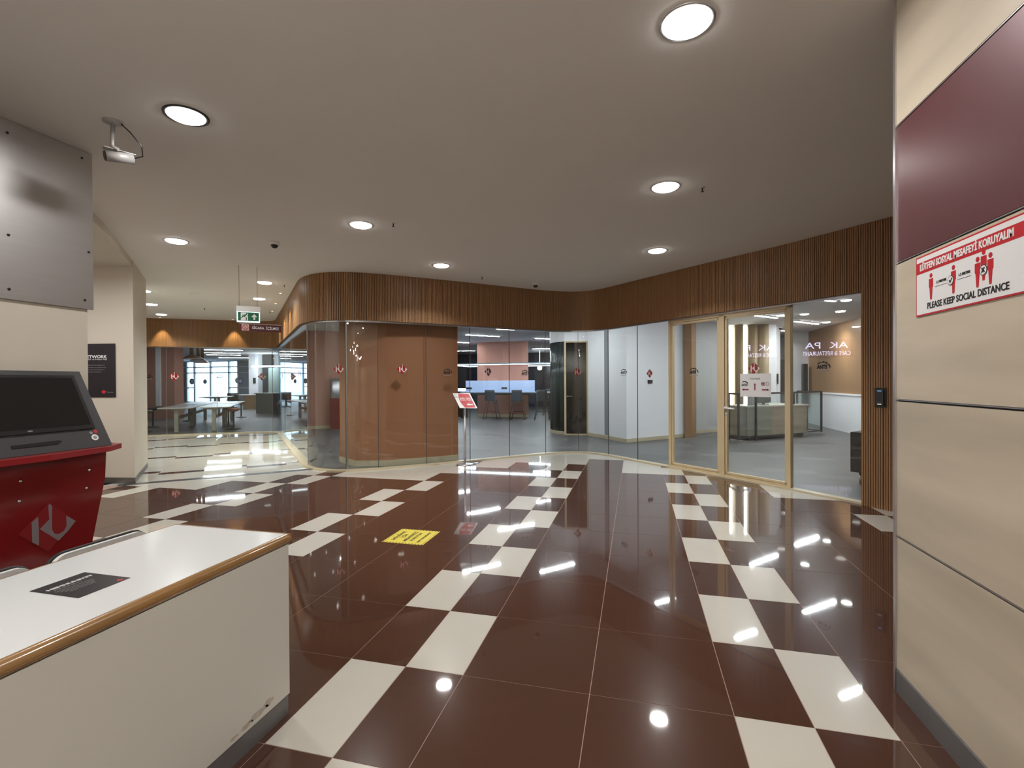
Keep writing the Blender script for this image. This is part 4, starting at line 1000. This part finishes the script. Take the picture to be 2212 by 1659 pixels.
MB().box(-2.2, 1.75, -.04, .04, 0, .05).box(1.67, 1.75, 0, 2.3, 0, .05).box(-2.2, -2.12, 0, 2.3, 0, .05).box(-2.2, 1.75, 2.25, 2.32, 0, .05).build('frame', mat('lamp_frame_blue', (.30, .42, .5), .4), HL)
MB().box(-2.2, 1.75, -.03, .03, -.014, 0).box(1.68, 1.74, 0, 2.3, -.014, 0).box(-2.19, -2.13, 0, 2.3, -.014, 0).box(-2.2, 1.75, 2.26, 2.31, -.014, 0).build('diffuser', lamp_b, HL)
for x in (-1.9, 1.4): MB().tube([(x, 0, .05), (x, 0, OC-2.03)], .003, 6).build('cord', holes, HL)
tag(MB().lathe([(.0001, -.12), (.08, -.09), (.12, 0), (.08, .09), (.0001, .12)], n=16).tube([(0, 0, .1), (0, 0, .86)], .004, 6).build('globe_lamp', lamp_b, loc=(-3.9, 22.2, 2.06)), 'small round glowing lamp right of the salmon column', 'lamp')
CB = thing('office_cabinet', 'lit glass cabinet at the left edge of the office opening', 'cabinet', (-6.05, 16.2, .006))
MB().box(-.3, .3, -.2, .2, 0, 1.0).build('body', dark, CB); MB().box(-.28, .28, -.18, .18, 1.0, 1.12).build('lit_top', screen_e, CB)
# far red kiosk in the salmon room
K2 = thing('small_kiosk', 'distant red kiosk with dark screen against the salmon wall', 'kiosk', (-8.03, 10.64, .006), math.atan2(2.2, 2.85))
MB().box(-.03, .45, -.25, .1, 0, .92).build('body', kred, K2)
MB().add([(0, -.22, .92), (.44, -.22, .92), (.44, .1, .92), (0, .1, .92), (0, -.05, 1.5), (.44, -.05, 1.5), (.44, .1, 1.5), (0, .1, 1.5)], [(0, 3, 2, 1), (4, 5, 6, 7), (0, 1, 5, 4), (1, 2, 6, 5), (2, 3, 7, 6), (3, 0, 4, 7)]).build('hood', charcoal, K2)
MB().add([(.05, -.195, 1.02), (.39, -.195, 1.02), (.39, -.085, 1.42), (.05, -.085, 1.42)], [(0, 1, 2, 3)]).build('screen', mat('kiosk_screen', (.06, .07, .08), .15), K2)

# ------------------------------------------------------------------ lobby furniture
ta = math.radians(38)
def ltable(x, y, label, a=ta, L=2.5, Wd=.86, h=.69):
    t = thing('meeting_table', label, 'table', (x, y, .006), a, 'white meeting tables in the lobby')
    MB().box(-Wd/2, Wd/2, 0, L, h-.02, h).build('top', tablew, t)
    for y0 in (.12, L-.2):
        mb = MB(); pl = [(-Wd/2+.04, h-.02), (Wd/2-.04, h-.02), (.1, h-.075), (-.1, h-.075)]
        mb.add([(a_, y0, b_) for a_, b_ in pl]+[(a_, y0+.06, b_) for a_, b_ in pl], [(0, 1, 2, 3), (7, 6, 5, 4), (0, 4, 5, 1), (1, 5, 6, 2), (2, 6, 7, 3), (3, 7, 4, 0)]); mb.build('apron', tablel, t)
        MB().box(-.05, .05, y0-.01, y0+.07, 0, h-.07).build('leg', tablel, t)
    MB().box(-.03, .03, .2, L-.2, .35, .43).build('modesty_rail', woodpan, t)
    return t
ltable(-11.80, 8.85, 'nearest left lobby table by the glass'); ltable(-11.08, 9.42, 'nearest right lobby table with stools at its side')
ltable(-13.42, 10.92, 'second left lobby table behind the nearest'); ltable(-12.70, 11.49, 'second right lobby table behind the nearest', L=2.0)
ltable(-16.9, 15.2, 'separate smaller table standing behind the long table row', L=1.4, Wd=1.2, h=.78)
def lstool(x, y, label, mt=seatp):
    t = thing('lobby_stool', label, 'stool', (x, y, .006), 0, 'pedestal stools around the lobby tables')
    MB().lathe([(.03, .52), (.10, .54), (.17, .58), (.175, .60), (.15, .625), (.0001, .63)], n=20).build('seat', mt, t)
    MB().lathe([(.032, 0.03), (.025, .06), (.022, .5), (.05, .53)], n=12).build('pedestal', blackm, t)
    MB().lathe([(.20, 0), (.20, .012), (.12, .03), (.03, .05)], n=22).build('base', blackm, t)
lstool(-10.9, 9.98, 'salmon pedestal stool nearest the glass at the right of the tables')
lstool(-11.75, 10.66, 'salmon pedestal stool behind the nearest, partly under the table edge')
lstool(-14.5, 14.1, 'salmon pedestal stool farthest back at the right of the tables')
lstool(-12.75, 8.75, 'olive pedestal stool by the pillar edge', seatg)
lstool(-14.0, 10.0, 'dark stool at the left side of the tables', stoolm)
lstool(-15.0, 12.2, 'dark stool at the back left of the tables', stoolm)
bc = thing('blue_chair', 'blue-grey shell chair beside the olive stool by the pillar', 'chair', (-14.9, 9.6, .006), .6)
MB().box(-.2, .2, -.2, .2, .44, .47).build('seat', stoolm, bc); MB().box(-.2, .2, .17, .2, .47, .84).build('backrest', mat('blue_shell', (.16, .22, .32), .5), bc)
for sx in (-.17, .17):
    for sy in (-.17, .17): MB().tube([(sx, sy, 0), (sx, sy, .44)], .012, 6).build('leg', blackm, bc)
def pendant(x, y, label):
    t = thing('pendant_lamp', label, 'pendant light', (x, y, 2.1), 0, 'copper pendant lamps over the lobby tables')
    MB().lathe([(.235, 0), (.225, .02), (.06, .13), (.05, .15)], n=24).build('shade', copper, t)
    MB().lathe([(.20, .004), (.0001, .006)], n=20).build('bulb', emit('pendant_glow'+label[:6], (1, .9, .75), 3), t)
    MB().tube([(0, 0, .14), (0, 0, OC-2.1)], .05, 10).build('stem', copper_l, t)
pendant(-11.75, 9.35, 'nearest copper cone pendant lamp above the lobby tables'); pendant(-12.75, 10.5, 'second copper cone pendant lamp above the lobby tables'); pendant(-13.95, 11.8, 'third copper cone pendant lamp above the lobby tables')
SH = thing('shelf_unit', 'tall dark open shelf left of the far entrance doors', 'shelf', (-30.7, 25.4, .006))
for x in (-.42, .42): MB().box(x-.04, x+.04, -.2, .2, 0, 2.1).build('side', dark, SH)
for z in (.3, .72, 1.14, 2.05): MB().box(-.42, .42, -.2, .2, z, z+.05).build('shelf', dark, SH)
wallp('wall_lobby_white', [(-19.52, 20), (-18.92, 20), (-18.92, 20.4), (-19.52, 20.4)], .006, OC, white_w)
wallp('wall_lobby_frost', [(-18.35, 20.1), (-17.2, 20.1), (-17.2, 20.3), (-18.35, 20.3)], .006, 2.2, frost)
wallp('wall_lobby_dark', [(-18.9, 20.3), (-18.36, 20.3), (-18.36, 20.5), (-18.9, 20.5)], .006, OC, dark)
wallp('wall_lobby_grey', [(-18.35, 20.5), (-17.0, 20.5), (-17.0, 20.7), (-18.35, 20.7)], 2.2, OC, grey_w)
lb2 = thing('hanging_bar_light', 'white hanging bar light above the dark lobby counter', 'pendant light', (-18.2, 19.6, 2.22))
MB().box(-.75, 1.4, -.04, .04, 0, .06).build('diffuser', lamp_b, lb2)
for x in (-.6, 1.2): MB().tube([(x, 0, .06), (x, 0, OC-2.22)], .004, 6).build('cord', holes, lb2)
plate('lobby_sensor', 'black reader on the white lobby wall', 'card reader', -19.15, 19.99, 1.5, .16, .30, 0)
LC = thing('lobby_counter', 'dark grey lobby counter beside the glass corner', 'counter', (-15.4, 16.5, .006))
MB().box(-.45, .9, -.1, .5, 0, .88).build('body', mat('slate_counter', (.10, .115, .12), .4), LC); MB().box(-.5, .95, -.15, .55, .88, .92).build('top', frost, LC)
OD = thing('office_table', 'white office table in the back of the lobby', 'table', (-19.3, 19.5, .006))
MB().box(-.5, .6, -.3, .3, .72, .76).build('top', tablew, OD); MB().box(.1, .55, -.25, .25, 0, .72).build('pedestal', woodpan, OD)
def ochair(x, y, a, label):
    t = thing('office_chair', label, 'chair', (x, y, .006), a, 'dark office chairs at the back of the lobby')
    MB().box(-.22, .22, -.2, .22, .44, .50).build('seat', leather, t)
    MB().lathe([(.25, .50), (.26, .72), (.25, .84), (.235, .84), (.24, .72), (.23, .50)], n=16).build('backrest', leather, t)
    MB().tube([(0, 0, .08), (0, 0, .44)], .025, 8).build('column', blackm, t)
    mb = MB()
    for k in range(5): mb.tube([(0, 0, .09), (.26*math.cos(k*2*PI/5), .26*math.sin(k*2*PI/5), .04)], .016, 6)
    mb.build('star_base', blackm, t)
ochair(-20.1, 19.5, 0, 'left dark office chair at the white table'); ochair(-19.35, 18.75, 1, 'right dark office chair at the white table')
for x, z, r, lb, mt in ((-25.95, 1.55, .20, 'pale green round sticker on the far entrance glass', mat('mint', (.35, .6, .5), .5)), (-25.68, 1.5, .23, 'blue round sticker on the far entrance glass', mat('violet', (.16, .18, .42), .5)), (-29.85, 1.5, .22, 'grey round sticker on the left far entrance glass', mat('grey_blue', (.25, .38, .45), .5)), (-28.7, 1.48, .17, 'white round sticker on the sliding door glass', signw)):
    mb = MB().prism(disc(r, 20), 0, .004); t_ = frame_thing('round_sticker', lb, 'sticker', (x, 25.992-.012*(x == -25.68), z), (1, 0, 0), (0, 0, 1)); mb.build('disc', mt, t_)
    MB().prism(disc(r*.55, 20), .004, .006).build('mark', signw if mt is not signw else greyprint, t_)
